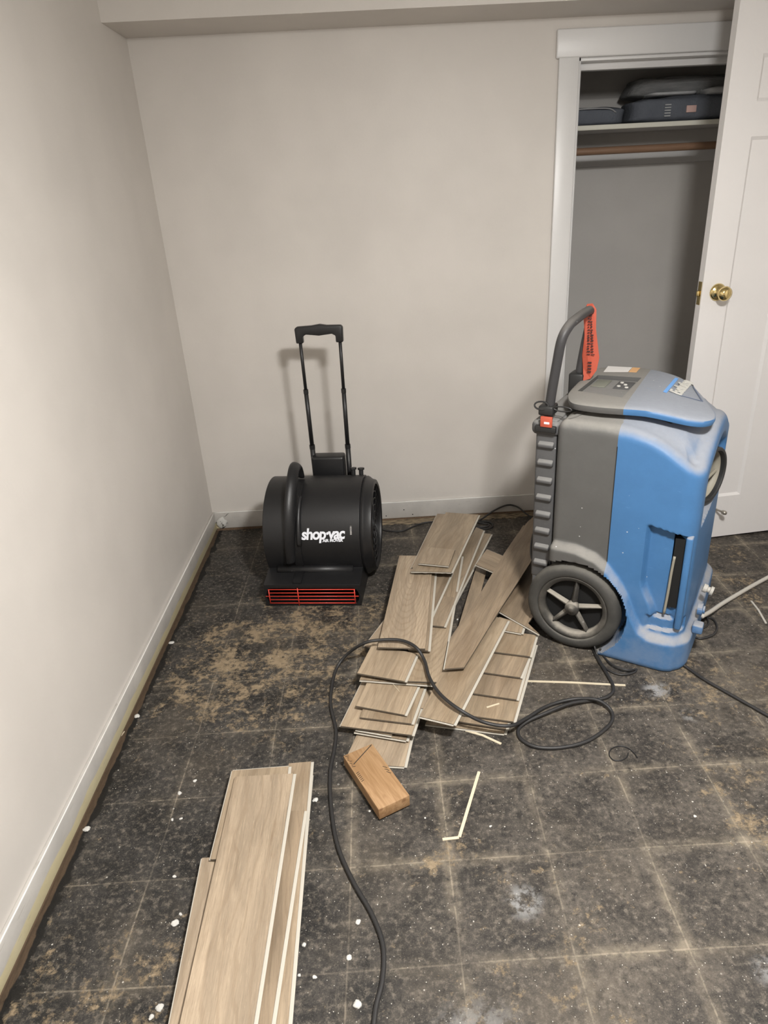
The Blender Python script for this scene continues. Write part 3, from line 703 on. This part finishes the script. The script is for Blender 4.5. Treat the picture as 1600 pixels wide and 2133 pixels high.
# lid / control panel
lidp = [(-.150, .155), (-.112, .085), (-.035, .070), (.043, .075), (.205, .102), (.300, .150), (.312, .238), (.246, .405), (.178, .515), (.110, .570), (.030, .620), (-.080, .625), (-.170, .572), (-.180, .480), (-.174, .333), (-.165, .217)]
def lz(s): return .915-.034*sstep(s, .10, .32)
loop = catmull([(a, b, 0) for a, b in lidp], 6, closed=True)
def lid_part(keep_front):
    """slice of the lid outline either side of the colour line, built as a rounded slab"""
    bm = bmesh.new(); n = len(loop); c0 = Vector((.07, .34, 0))
    rings = []
    for (shrink, dz) in ((.94, -.026), (.985, -.024), (1.0, -.014), (.995, -.004), (.97, .0), (.90, .003), (.6, .004), (.3, .004)):
        rings.append([bm.verts.new((c0.x+(p.x-c0.x)*shrink, c0.y+(p.y-c0.y)*shrink, lz(c0.x+(p.x-c0.x)*shrink)+dz)) for p in loop])
    top = bm.verts.new((c0.x, c0.y, lz(c0.x)+.004)); bot = bm.verts.new((c0.x, c0.y, lz(c0.x)-.026))
    for a, b in zip(rings, rings[1:]):
        for k in range(n): bm.faces.new((a[k], a[(k+1)%n], b[(k+1)%n], b[k]))
    for k in range(n): bm.faces.new((rings[-1][k], rings[-1][(k+1)%n], top)); bm.faces.new((rings[0][(k+1)%n], rings[0][k], bot))
    bmesh.ops.recalc_face_normals(bm, faces=bm.faces)
    res = bmesh.ops.bisect_plane(bm, geom=bm.verts[:]+bm.edges[:]+bm.faces[:], plane_co=(.045, .3, .9), plane_no=(1, .05, 0), clear_inner=keep_front, clear_outer=not keep_front)
    eg = [e for e in res['geom_cut'] if isinstance(e, bmesh.types.BMEdge)]
    bmesh.ops.contextual_create(bm, geom=eg)
    return bm
lf = link('lid', lid_part(True), M['blue'], dh); shade_by_angle(lf, 50); lf['label'] = 'blue front half of the lid'
lr = link('lid', lid_part(False), M['grey'], dh); lr['label'] = 'grey rear half of the lid around the control panel'
cut(lr, prism(bmesh.new(), [(-.135, .215, .903), (.026, .180, .903), (.026, .460, .903), (-.130, .452, .903)], (0, 0, .05))); shade_by_angle(lr, 50)
cp = link('control_panel', B((-.130, .022, .220, .448, .9035, .9050)), M['ribgrey'], dh)
link('display', B((-.122, -.072, .330, .432, .9052, .9085)), mat('dusty_display', (.20,.205,.17), .5), cp, bevel=.001)
link('display', B((-.044, .012, .330, .432, .9052, .9075)), mat('dusty_keypad', (.10,.10,.10), .6), cp, bevel=.001)
for s_, t_ in ((-.03, .41), (-.012, .385), (-.03, .36), (.0, .35)):
    link('button', lathe(bmesh.new(), [(0, .007), (.003, .006)], (s_, t_, .9076), (0, 0, 1), 12), M['logosilver'], cp)
link('lid_neck', B((-.135, .20, .145, .53, .855, .8955)), M['collar'], dh, bevel=.01)
def lzt(s): return lz(s)+.0046
def decal(name, pts, material, label=None, h=.0012, parent=lf):
    c_ = sum((Vector((a, b, 0)) for a, b in pts), Vector())/len(pts)
    bm = bmesh.new(); a = [bm.verts.new((s, t, lzt(s))) for s, t in pts]; b = [bm.verts.new((s, t, lzt(s)+h)) for s, t in pts]; n = len(a)
    bm.faces.new(a[::-1]); bm.faces.new(b)
    for i in range(n): bm.faces.new((a[i], a[(i+1)%n], b[(i+1)%n], b[i]))
    o_ = link(name, bm, material, parent)
    if label: o_['label'] = label
    return o_
decal('warning_label', [(-.122, .500), (-.038, .528), (-.040, .600), (-.130, .592)], M['labelw'], 'white warning label', parent=lr)
decal('warning_label', [(-.036, .528), (-.008, .530), (-.010, .602), (-.038, .600)], M['labelo'], 'orange warning label', parent=lr)
decal('logo_bar', [(.133, .300), (.145, .297), (.147, .500), (.135, .505)], M['logoblue'], 'bright blue logo bar')
sl = -(lz(.20)-lz(.16))/.04
xx = Vector((.04, 1, 0)).normalized(); yy = Vector((-1, .04, sl)).normalized(); zz = xx.cross(yy)
mm = Matrix((xx, yy, zz)).transposed().to_4x4(); mm.translation = Vector((.176, .398, lzt(.176)+.003))
text_mesh('logo_lettering', 'Evolution', .060, M['logosilver'], lf, mm, .0016, .25, .0016, .92, .86)['label'] = 'silver logo lettering'
tri = [(.188, .310), (.258, .318), (.205, .455)]
for a, b in ((0, 1), (1, 2)):
    p, q = Vector((*tri[a], 0)), Vector((*tri[b], 0)); d = (q-p).normalized(); nn = Vector((-d.y, d.x, 0))*.0025
    decal('logo_triangle', [((p+nn).x, (p+nn).y), ((p-nn).x, (p-nn).y), ((q-nn).x, (q-nn).y), ((q+nn).x, (q+nn).y)], M['logodark'])
# outlet collar on the front
CXA = Vector((math.cos(R(17)), -math.sin(R(17)), 0)); CXO = Vector((.268, .335, .636))
oc = link('outlet_collar', lathe(bmesh.new(), [(0, .101), (.058, .101), (.062, .098), (.062, .089), (.058, .086), (.0, .086)], CXO, CXA, 56, closed=True), M['collar'], dh); shade_by_angle(oc); oc['label'] = 'black round air outlet collar with pale lining'
link('collar_lining', lathe(bmesh.new(), [(.002, .0858), (.046, .0858), (.046, .0832), (.002, .0832)], CXO, CXA, 56, closed=True), M['collar_in'], oc, smooth=True)
link('collar_back', lathe(bmesh.new(), [(.004, .0830), (.012, .0830)], CXO, CXA, 40), M['void'], oc)
vb = bmesh.new(); tube(vb, [CXO+CXA*.04+Vector((.016, .078, -.012)), CXO+CXA*.04+Vector((-.016, -.078, -.018))], .006, 8)
link('outlet_vane', vb, M['collar_in'], oc)
# fittings low on the front
link('drain_fitting', lathe(bmesh.new(), [(0, .016), (.014, .016), (.016, .011), (.024, .011), (.026, .017), (.036, .017)], (.352, .30, .205), (1, 0, -.25), 18), M['hose'], dh, smooth=False)
link('drain_fitting', lathe(bmesh.new(), [(0, .022), (.016, .022), (.018, .014), (.024, .014)], (.352, .22, .160), (1, 0, 0), 18), M['blue'], dh)
link('drain_fitting', B((.350, .385, .12, .16, .115, .150)), M['blue'], dh, bevel=.006)
# loop handle
HT0, HT1 = .065, .395
hp = [(-.188, HT0, .835), (-.180, HT0, .93), (-.166, HT0, 1.04), (-.154, HT0+.002, 1.120), (-.142, HT0+.030, 1.158), (-.140, HT0+.09, 1.168), (-.150, HT1-.09, 1.168), (-.154, HT1-.02, 1.160), (-.160, HT1, 1.11), (-.172, HT1, 1.03), (-.184, HT1, .93), (-.188, HT1, .835)]
link('handle', tube(bmesh.new(), catmull(hp, 6), .0160, 14), M['handle'], dh, smooth=True)['label'] = 'dark worn loop handle'
hb = link('handle_clip', B((-.214, -.164, .038, .100, .872, .905)), M['collar'], dh, bevel=.006)
link('clip_ring', tube(bmesh.new(), [(-.205+.024*math.cos(R(a)), .045+.006*math.sin(R(a)), .905+.012*math.sin(R(a))) for a in range(0, 360, 20)], .003, 6, closed=True), M['collar'], dh)
link('clip_ring', tube(bmesh.new(), [(-.135+.030*math.cos(R(a)), .055, .897+.008*math.sin(R(a))) for a in range(0, 360, 20)], .0025, 6, closed=True), M['collar'], dh)
link('clip_label', B((-.202, -.162, .030, .040, .836, .872)), M['tape'], dh, bevel=.002)['label'] = 'red sticker on the handle base'
link('clip_mark', B((-.188, -.170, .0285, .0300, .848, .855)), M['white'], dh)
link('handle_socket', B((-.222, -.150, .035, .105, .815, .838)), M['collar'], dh, bevel=.003)
link('handle_socket', B((-.215, -.160, HT1-.035, HT1+.035, .850, .94)), M['collar'], dh, bevel=.008)

# orange-red tape hanging from the handle
tp_loc = [(-.178,1.150),(-.165,1.186),(-.145,1.188),(-.132,1.168),(-.128,1.10),(-.110,1.00),(-.116,.955),(-.134,.925),(-.160,.915),(-.166,.96),(-.172,1.004),(-.166,1.08)]
tape = empty('warning_tape', OX+Matrix.Rotation(TH, 3, 'Z') @ Vector((-.15, .37, 0)), TH); tape.location.z = 0; tag(tape, 'orange red strip of printed tape hanging from the dehumidifier handle', 'tape')
bm = bmesh.new(); TT = .372
for (a0, a1) in ((0, 1),):
    pts = [(s+.15, TT-.37+.006*math.sin(z*40), z) for s, z in tp_loc]
    prism(bm, pts, (0, -.0016, 0))
link('tape_strip', bm, M['tape'], tape)
ink = bmesh.new(); ink2 = bmesh.new(); random.seed(5)
z = 1.145
while z > 1.005:
    wd = .012+.014*(1.15-z)/.15
    for q in (0, 1):
        s0 = -.150+.15+q*wd*.6+(1.15-z)*.03-.006
        bx(ink, s0, s0+wd*.55*random.uniform(.6, 1), -.0125, -.0118, z, z+random.uniform(.003, .006))
    z -= .0095
for k in range(4): bx(ink2, .004, .018, -.0125, -.0118, .982-k*.011, .987-k*.011)
for v in list(ink.verts)+list(ink2.verts): v.co.y += TT-.37
link('tape_lettering', ink, M['tapeink'], tape)
link('tape_lettering', ink2, M['tapeink'], tape)

# ------------------------------------------------------------------ vinyl boards
TH_B = .0056
GAP = 1.42                                   # the loose boards lie with air between them
def plank(name_tone, quad, z, label, tongues='r', cat='plank', group=None, ins='', dark=False, thick=TH_B, jag_end=False, grain=None):
    """quad: TL,TR,BR,BL photo positions of the wood face; z: level of the top (one or four values); long direction TL->BL"""
    zs = [q*GAP if q > .0075 else q for q in (z if isinstance(z, (tuple, list)) else (z,)*len(quad))]
    P = [floor_point(px, py, zz) for (px, py), zz in zip(quad, zs)]
    g0, g1 = (grain or (0, len(P)-1))
    ax = (P[g1]-P[g0]); ax.z = 0; ang = math.atan2(ax.y, ax.x)
    org = sum(P, Vector())/len(P); org.z = min(p.z for p in P)-thick
    Rm = Matrix.Rotation(-ang, 3, 'Z'); L = [Rm @ (p-org) for p in P]
    bm = bmesh.new(); top = [bm.verts.new(p) for p in L]; bot = [bm.verts.new(p-Vector((0, 0, thick))) for p in L]; n = len(L)
    fs = [bm.faces.new(top)]; fb = bm.faces.new(bot[::-1]); fb.material_index = 2
    for i in range(n):
        f = bm.faces.new((top[i], bot[i], bot[(i+1)%n], top[(i+1)%n])); f.material_index = 1
    me = bpy.data.meshes.new('vinyl_plank')
    bmesh.ops.recalc_face_normals(bm, faces=bm.faces); bm.to_mesh(me); bm.free()
    o_ = bpy.data.objects.new('vinyl_plank', me); C.objects.link(o_); o_.location = org; o_.rotation_euler = (0, 0, ang)
    for mm in (VINYL[name_tone], M['core'], M['darkcore']): me.materials.append(mm)
    tag(o_, label, cat, group)
    ctr = sum(L, Vector())/n
    idx = {'t': (0, 1), 'r': (1, 2), 'b': (2, 3), 'l': (3, 0)}
    for e in tongues:
        i, j = idx[e] if n == 4 else (int(e, 36), (int(e, 36)+1) % n)
        a, b = L[i], L[j]; d = (b-a).normalized(); nn = Vector((-d.y, d.x, 0))
        if nn.dot((a+b)/2-ctr) < 0: nn = -nn
        w_ = .0085 if e == 'r' else (.0032 if e == 'l' else .0045)
        pts = []
        steps = 14 if jag_end and e == 'b' else 1
        outer = [a.lerp(b, k/steps)+nn*(w_*(random.uniform(.35, 1.1) if steps > 1 else 1)) for k in range(steps+1)]
        ring_ = [a]+outer+[b]; ring_ = [Vector((p.x, p.y, p.z-.0026)) for p in ring_]
        bm = bmesh.new(); tp = [bm.verts.new(p) for p in ring_]; bt = [bm.verts.new(p-Vector((0, 0, .0020))) for p in ring_]; k = len(tp)
        bm.faces.new(tp); bm.faces.new(bt[::-1])
        for q in range(k): bm.faces.new((tp[q], bt[q], bt[(q+1)%k], tp[(q+1)%k]))
        t_ = link('tongue', bm, M['tongue'], o_)
    return o_
GA = 'oak print vinyl boards heaped in the middle'
GB = 'oak print vinyl boards stacked in front'
# the neat stack at the lower left (bottom to top)
Ls = lambda x, y: (x, y)
plank(3, [(421,1787),(540,1780),(560,2420),(296,2420)], .0270, 'pale vinyl plank sticking out at the lower left edge of the front stack', 'l', group=GB)
plank(1, [(560,1625),(647,1614),(560,2500),(400,2500)], .0130, 'vinyl plank near the bottom right of the front stack with a long white edge', 'r', group=GB)
plank(0, [(602,1590),(648,1586),(570,2480),(420,2480)], .0205, 'vinyl plank reaching farthest at the top right corner of the front stack', 'r', group=GB, grain=(1,2))
plank(4, [(500,1692),(634,1688),(555,2200),(430,2210)], .0275, 'darker vinyl plank whose end shows under the top board of the front stack', 'r', group=GB)
plank(1, [(484,1605),(601,1596),(583,1788),(438,1790)], .0345, 'vinyl offcut with white end just beneath the top board of the front stack', 'trl', group=GB)
plank(3, [(489,1618),(611,1611),(497,2330),(330,2330)], .0415, 'long topmost vinyl plank of the front stack running out of the picture', 'r', group=GB)

# the heap in the middle: left fan
plank(3, [(757,1500),(862,1510),(842,1597),(716,1590)], .0070, 'lowest vinyl board end under the wooden block', 'rb', group=GA)
plank(2, [(765,1480),(862,1492),(846,1542),(738,1524)], .0135, 'thin vinyl offcut sandwiched low in the left fan, second board above the block', 'rb', group=GA)
plank(1, [(765,1478),(835,1488),(816,1532),(741,1519)], .0200, 'short narrow vinyl offcut with frayed end above the block', 'b', group=GA)
plank(0, [(764,1400),(895,1420),(858,1531),(709,1512)], .0275, 'wide vinyl board lying lowest of the left fan with a pale left edge', 'rl', group=GA)
plank(3, [(850,1395),(912,1400),(890,1477),(838,1470)], .0275, 'short vinyl board end poking out right of the left fan', 'r', group=GA)
plank(1, [(785,1395),(892,1410),(857,1507),(750,1494)], .0345, 'vinyl board end second from the top of the left fan with a white right edge', 'r', group=GA)
plank(0, [(776,1398),(878,1412),(843,1489),(741,1470)], .0415, 'short vinyl board topmost of the left fan below the crossing cord', 'r', group=GA)
plank(2, [(776,1360),(930,1375),(914,1428),(749,1416)], .0485, 'vinyl board seen as a thin strip under the swirl grained board end', 'b', group=GA)
plank(6, [(900,1150),(962,1158),(918,1421),(838,1418)], .0555, 'long arch grained vinyl board with a long white right edge', 'r', group=GA, grain=(1,2))
plank(3, [(806,1284),(860,1290),(800,1356),(759,1346)], .0555, 'vinyl board corner jutting out at the left behind the cord loop', 'l', group=GA)
plank(0, [(776,1341),(868,1362),(843,1419),(744,1402)], .0625, 'vinyl board end crossing under the cord loop with a white right edge', 'r', group=GA)
plank(2, [(992,1098),(1007,1104),(925,1305),(875,1300)], (.030,.030,.0635,.0635), 'middle one of the three vinyl boards fanning right behind the torn board', 'r', group=GA, grain=(1,2))
plank(1, [(1000,1110),(1023,1112),(944,1262),(915,1262)], (.010,.010,.042,.042), 'rightmost vinyl board fanning towards the baseboard', 'r', group=GA, grain=(1,2))
plank(4, [(880,1190),(941,1192),(896,1290),(860,1290)], .0635, 'vinyl board running beneath the torn board with a slanting white edge', 'r', group=GA, grain=(1,2))
plank(2, [(860,1170),(908,1172),(892,1355),(850,1352)], .0700, 'vinyl board under the swirl grained one showing a white right edge', 'r', group=GA, grain=(1,2))
plank(5, [(832,1157),(903,1158),(886,1351),(787,1348)], .0770, 'broad vinyl board with swirling grain on top of the left side', '', group=GA, grain=(0,3))
plank(2, [(911,1070),(975,1073),(920,1186),(857,1182)], (.060,.060,.0840,.0840), 'vinyl board peeking out left of the torn board by the wall', 'l', group=GA, grain=(0,3))
plank(1, [(929,1067),(997,1072),(940,1192),(856,1190)], (.068,.068,.0910,.0910), 'vinyl board with torn white end, topmost by the back wall', 'rb', group=GA, jag_end=True, grain=(0,3))
plank(0, [(890,1139),(948,1145),(935,1179),(872,1173)], (.089,.089,.0980,.0980), 'small vinyl offcut lying on the torn board', 'tb', group=GA)
# right fan
plank(0, [(985,1330),(1105,1345),(1050,1528),(886,1508)], .0070, 'lowest vinyl board of the right fan, its end at the crossing cord', 'rb', group=GA)
plank(2, [(1000,1330),(1112,1345),(1054,1518),(920,1497)], .0140, 'second lowest vinyl board of the right fan under the stepped ends', 'r', group=GA)
plank(1, [(1010,1330),(1116,1342),(1070,1503),(955,1487)], .0210, 'front vinyl board of the stepped right fan with a pale sliver on it', 'r', group=GA)
plank(4, [(1015,1330),(1108,1345),(1076,1457),(960,1440)], .0280, 'second stepped vinyl board from the front of the right fan', 'r', group=GA)
plank(2, [(1020,1330),(1112,1345),(1084,1411),(985,1397)], .0350, 'third stepped vinyl board from the front of the right fan', 'r', group=GA)
plank(1, [(1030,1310),(1117,1323),(1104,1367),(1010,1355)], .0420, 'fourth stepped vinyl board from the front of the right fan', 'r', group=GA)
plank(0, [(1040,1285),(1092,1300),(1086,1319),(1035,1310)], .0490, 'small vinyl board end hindmost of the stepped right fan', 'rb', group=GA)
plank(1, [(985,1270),(1058,1292),(945,1509),(874,1492)], .0560, 'long vinyl board with double white edge lying over the stepped ends', 'rb', group=GA, grain=(1,2))
plank(2, [(993,1178),(1014,1187),(985,1300),(955,1305)], (.02,.02,.045,.045), 'narrow vinyl strip showing between the fans', '', group=GA, grain=(0,3))
plank(4, [(1107,1165),(1140,1178),(1114,1280),(1100,1298),(1124,1321),(1041,1274)], (.010,.010,.0505,.053,.054,.054), 'vinyl board end propped up beside the dehumidifier wheel', '4', group=GA, grain=(0,5))
plank(2, [(1014,1144),(1060,1163),(1030,1192),(991,1176)], (.052,.052,.056,.056), 'small square vinyl offcut lying crosswise behind the big diagonal board', 'tb', group=GA, grain=(0,1))
plank(1, [(1052,1152),(1078,1114),(1110,1120),(1080,1190),(1010,1290),(975,1290)], .058, 'vinyl board mostly hidden behind the big diagonal board', '', group=GA, grain=(1,4))
plank(2, [(1068,1130),(1090,1094),(1116,1100),(1096,1180),(1030,1290),(990,1290)], .0645, 'vinyl board just beneath the big diagonal board', '', group=GA, grain=(1,4))
plank(4, [(1100,1086),(1123,1066),(1120,1132),(1105,1172),(1040,1272),(967,1390),(926,1393),(938,1329),(1004,1230),(1052,1150),(1078,1112)], .0720, 'big diagonal vinyl board leaning topmost against the dehumidifier', '6', group=GA, grain=(0,6))

# ------------------------------------------------------------------ block of wood
zt = .046
Pb = [floor_point(*p, zt) for p in ((716,1577),(774,1546),(853,1657),(789,1686))]
org = sum(Pb, Vector())/4; ax = ((Pb[3]-Pb[0])+(Pb[2]-Pb[1]))/2; ay = ((Pb[1]-Pb[0])+(Pb[2]-Pb[3]))/2
ang = math.atan2(ax.y, ax.x); LX, LY = ax.length, ay.length
blk = empty('wood_block', (org.x, org.y, .0075), ang); tag(blk, 'short cut length of old pine timber with pencil marks', 'wood block')
wb = link('timber', B((-LX/2, LX/2, -LY/2, LY/2, 0, zt-.0075)), M['pine'], blk, bevel=.0015)
pm = bmesh.new(); zq = zt-.0075
def mark(x0, y0, x1, y1, w=.0011):
    d = Vector((x1-x0, y1-y0, 0)); nn = Vector((-d.y, d.x, 0)).normalized()*w
    prism(pm, [Vector((x0, y0, zq))+nn, Vector((x0, y0, zq))-nn, Vector((x1, y1, zq))-nn, Vector((x1, y1, zq))+nn], (0, 0, .0004))
mark(-LX/2+.048, -LY/2+.012, -LX/2+.004, LY/2-.004, .0013)
for k in range(7): mark(-LX/2+.006+k*.008, -LY/2+.004+(k%2)*.003, -LX/2+.010+k*.008, -LY/2+.014-(k%3)*.003, .0008)
for k in range(6): mark(-LX/2+.085+k*.007, -LY/2+.003, -LX/2+.082+k*.007, -LY/2+.013, .0008)
for k in range(3): mark(-LX/2+.10+k*.012, LY/2-.015, -LX/2+.112+k*.012, LY/2-.006, .0008)
bmesh.ops.scale(pm, vec=(1, -1 if ay.dot(Vector((-math.sin(ang), math.cos(ang), 0))) < 0 else 1, 1), verts=pm.verts)
link('pencil_marks', pm, M['pencil'], blk)

# ------------------------------------------------------------------ cords and hose
def cord(name, px, r, material, label, cat='cord', h=None, group=None, per=8, seg=9, parent=None):
    pts = []
    for i, p in enumerate(px):
        z = p[2] if len(p) > 2 else 0.0
        pts.append(floor_point(p[0], p[1], z+r)); 
    o_ = link(name, tube(bmesh.new(), catmull(pts, per), r, seg), material, parent, smooth=True)
    if label: tag(o_, label, cat, group)
    return o_
ec = cord('extension_cord', [(1236,1352,0.000),(1245,1372,0.001),(1262,1400,0.001),(1278,1432,0.001),(1268,1450,0.001),(1240,1458,0.001),(1190,1465,0.012),(1140,1484,0.010),(1098,1503,0.004),(1080,1520,0.001),(1086,1540,0.001),(1118,1556,0.001),(1170,1557,0.001),(1225,1543,0.001),(1268,1512,0.001),(1276,1488,0.001),(1262,1468,0.012),(1235,1456,0.016),(1190,1457,0.004),(1140,1471,0.001),(1095,1497,0.018),(1062,1512,0.043),(1010,1505,0.051),(960,1480,0.090),(918,1447,0.096),(895,1412,0.093),(884,1375,0.093),(866,1348,0.119),(836,1334,0.119),(795,1333,0.119),(758,1340,0.109),(722,1364,0.043),(700,1395,0.008),(690,1440,0.001),(690,1475,0.001),(700,1520,0.001),(697,1560,0.001),(688,1610,0.001),(690,1680,0.001),(703,1760,0.001),(735,1835,0.001),(775,1905,0.001),(798,1970,0.001),(797,2040,0.001),(783,2100,0.001),(776,2180,0.001),(775,2300,0.001)], .0058, M['rubber'], 'thick black extension cord looping over the boards and out of frame')
cord('power_cord', [(1238,1345,.03),(1246,1368,.001),(1262,1392,.001),(1290,1405,.001),(1318,1402,.001),(1326,1394,.001),(1306,1396,.010),(1276,1385,.008),(1256,1365,.001),(1250,1350,.02)], .0035, M['rubber'], 'thin black cord coiled on the floor under the dehumidifier')
cord('power_cord', [(1405,1372,.02),(1428,1388,.001),(1465,1414,.001),(1510,1440,.001),(1560,1468,.001),(1610,1496,.001),(1680,1530,.001)], .0055, M['rubber'], 'black cord leading from the dehumidifier to the right edge')
cord('power_cord', [(1455,1290,.02),(1472,1286,.001),(1488,1292,.001),(1494,1308,.001),(1486,1322,.001),(1462,1330,.001),(1448,1327,.001)], .0045, M['rubber'], 'black cord loop lying behind the front corner of the dehumidifier')
cord('power_cord', [(1450,1312,.001),(1466,1308,.001),(1476,1298,.006),(1470,1284,.012),(1455,1280,.02)], .0035, M['rubber'], 'smaller inner black cord loop right of the dehumidifier')
cord('drain_hose', [(1462,1284,.045),(1480,1274,.03),(1505,1257,.012),(1540,1236,.003),(1575,1216,.001),(1620,1192,.001),(1700,1150,.001)], .0085, M['hose'], 'pale grey drain hose running from the dehumidifier to the right', 'hose')
cord('power_cord', [(770,1096,.02),(786,1101,.001),(812,1106,.001),(838,1106,.001),(858,1098,.001),(880,1090,.001),(905,1087,.006),(935,1092,.004),(965,1100,.002),(990,1101,.001),(1012,1102,.001),(1026,1097,.001),(1022,1089,.001),(1004,1086,.001),(990,1090,.008),(992,1098,.008),(1014,1097,.010),(1018,1092,.010),(1000,1089,.012),(996,1086,.006),(1008,1078,.012),(1032,1062,.040),(1058,1052,.050),(1078,1056,.040),(1096,1070,.015),(1114,1082,.006),(1130,1090,.006)], .0042, M['rubber'], 'black cord from the blower along the back baseboard with a small coil')
cord('power_cord', [(1122,1092,.10),(1111,1112,.10),(1106,1140,.10),(1108,1168,.095),(1116,1192,.085),(1128,1215,.06)], .0042, M['rubber'], 'black cord hanging down behind the dehumidifier wheel')
cord('cable_tie', [(1328,1578,.001),(1322,1570,.001),(1308,1558,.001),(1290,1554,.001),(1274,1560,.001),(1269,1572,.001),(1278,1583,.001),(1294,1584,.001),(1306,1577,.001),(1309,1568,.002)], .0017, M['black'], 'thin black cable tie curled on the floor at the right', 'cable tie', seg=6)

# ------------------------------------------------------------------ slivers, splinters and crumbs
def sliver(px, z, w, label, group=None, tone='sliver', h=.0022):
    P = [floor_point(a, b, z+h) for a, b in px]
    bm = bmesh.new()
    L_ = []; R_ = []
    for i, p in enumerate(P):
        d = (P[min(i+1, len(P)-1)]-P[max(i-1, 0)]).normalized(); nn = Vector((-d.y, d.x, 0)).normalized()*w/2
        L_.append(p+nn); R_.append(p-nn)
    ring_ = L_+R_[::-1]; tp = [bm.verts.new(p) for p in ring_]; bt = [bm.verts.new(p-Vector((0, 0, h))) for p in ring_]; k = len(tp)
    bm.faces.new(tp); bm.faces.new(bt[::-1])
    for q in range(k): bm.faces.new((tp[q], bt[q], bt[(q+1)%k], tp[(q+1)%k]))
    o_ = link('sliver', bm, M[tone]); tag(o_, label, 'sliver', group); return o_
GS = 'cream slivers broken off the boards'
sliver([(1088,1418),(1190,1421),(1303,1427)], .0004, .0085, 'long straight cream sliver right of the heap', GS)
sliver([(970,1521),(1005,1531),(1044,1549)], .0004, .0080, 'cream sliver poking out at the front of the right fan', GS)
sliver([(998,1607),(957,1743)], .0004, .0085, 'long arm of the broken cream sliver on the open floor', GS)
sliver([(956,1744),(922,1748)], .0004, .0080, 'short arm of the broken cream sliver on the open floor', GS)
sliver([(1014,1473),(1040,1465)], .0300, .0055, 'tiny cream sliver lying on the front board of the right fan', GS)
sliver([(1565,1251),(1580,1270),(1596,1298)], .0004, .0075, 'tan sliver near the right edge by the hose', GS, 'hose')
sliver([(818,1424),(832,1440)], .0595, .0016, 'hair thin splinter on the left fan below the cord', GS)
sliver([(233,1558),(259,1523)], .0004, .0028, 'thin splinter at the foot of the left baseboard', GS)
sliver([(637,1717),(645,1706)], .0004, .0035, 'upper one of two short white bits beside the front stack', GS)
sliver([(632,1752),(641,1737)], .0004, .0035, 'lower one of two short white bits beside the front stack', GS)
random.seed(21)
def crumb(px, py, r, seed):
    rnd = random.Random(seed); bm = bmesh.new(); bmesh.ops.create_icosphere(bm, subdivisions=3, radius=1)
    ph = [rnd.uniform(0, 6) for _ in range(6)]
    for v in bm.verts:
        k = 1+.22*math.sin(2.1*v.co.x+ph[0])+.18*math.sin(2.7*v.co.y+ph[1])+.09*math.sin(7*v.co.z+6*v.co.x+ph[2])+.07*math.sin(9*v.co.y+5*v.co.x+ph[3])
        v.co = Vector((v.co.x*r*k, v.co.y*r*k*rnd.choice((.95, 1.0)), max(v.co.z, -.3)*r*.45*k+.3*r*.45))
    p = floor_point(px, py, 0)
    o_ = link('plaster_crumb', bm, M['plaster'], smooth=True, loc=(p.x, p.y, .0002)); o_.rotation_euler.z = rnd.uniform(0, 6); return o_
GC = 'plaster crumbs and paint chips on the floor'
crumbs = [(366,1923,.0130,'largest plaster crumb left of the front stack'), (376,1905,.0055,'small crumb just behind the largest plaster crumb'),
 (331,2101,.0120,'plaster crumb at the bottom edge left of the front stack'), (315,2120,.0075,'lower smaller crumb at the bottom edge left of the stack'),
 (745,2092,.0125,'round white crumb between the front stack and the cord, nearest the bottom'), (745,1921,.0090,'broken white crumb inside the cord curve'),
 (727,1995,.0095,'grey white paint chip left of the cord above the bottom crumb'), (633,1969,.0070,'white crumb close beside the front stack'),
 (656,2036,.0060,'white crumb beside the lower front stack'), (624,2032,.0050,'tiny white crumb touching the lower front stack'),
 (656,1668,.0110,'grey paint chip beside the far end of the front stack'), (407,1627,.0075,'paint chip behind the far end of the front stack'),
 (375,1652,.0085,'grey paint chip halfway to the left baseboard'), (359,1708,.0055,'left one of a pair of crumbs before the left wall'), (377,1706,.0055,'right one of a pair of crumbs before the left wall'),
 (179,1729,.0130,'tan plaster lump at the foot of the left baseboard'), (286,1493,.0120,'pointed pale plaster flake near the left baseboard'), (357,1340,.0130,'long plaster flake near the left baseboard'),
 (364,1826,.0060,'crumb between the left wall and the notched plank'), (770,1690,.0045,'tiny crumb left of the wooden block foot'),
 (886,1704,.0040,'upper of two tiny crumbs right of the wooden block'), (1022,1721,.0045,'tiny crumb beyond the broken sliver'),
 (953,1291,.0060,'pale crumb between the two fans of boards'), (1448,1700,.0060,'cream crumb on the open floor at the right')]
for i, (a, b, r_, lab) in enumerate(crumbs): tag(crumb(a, b, r_*.72, i), lab, 'crumb', GC)
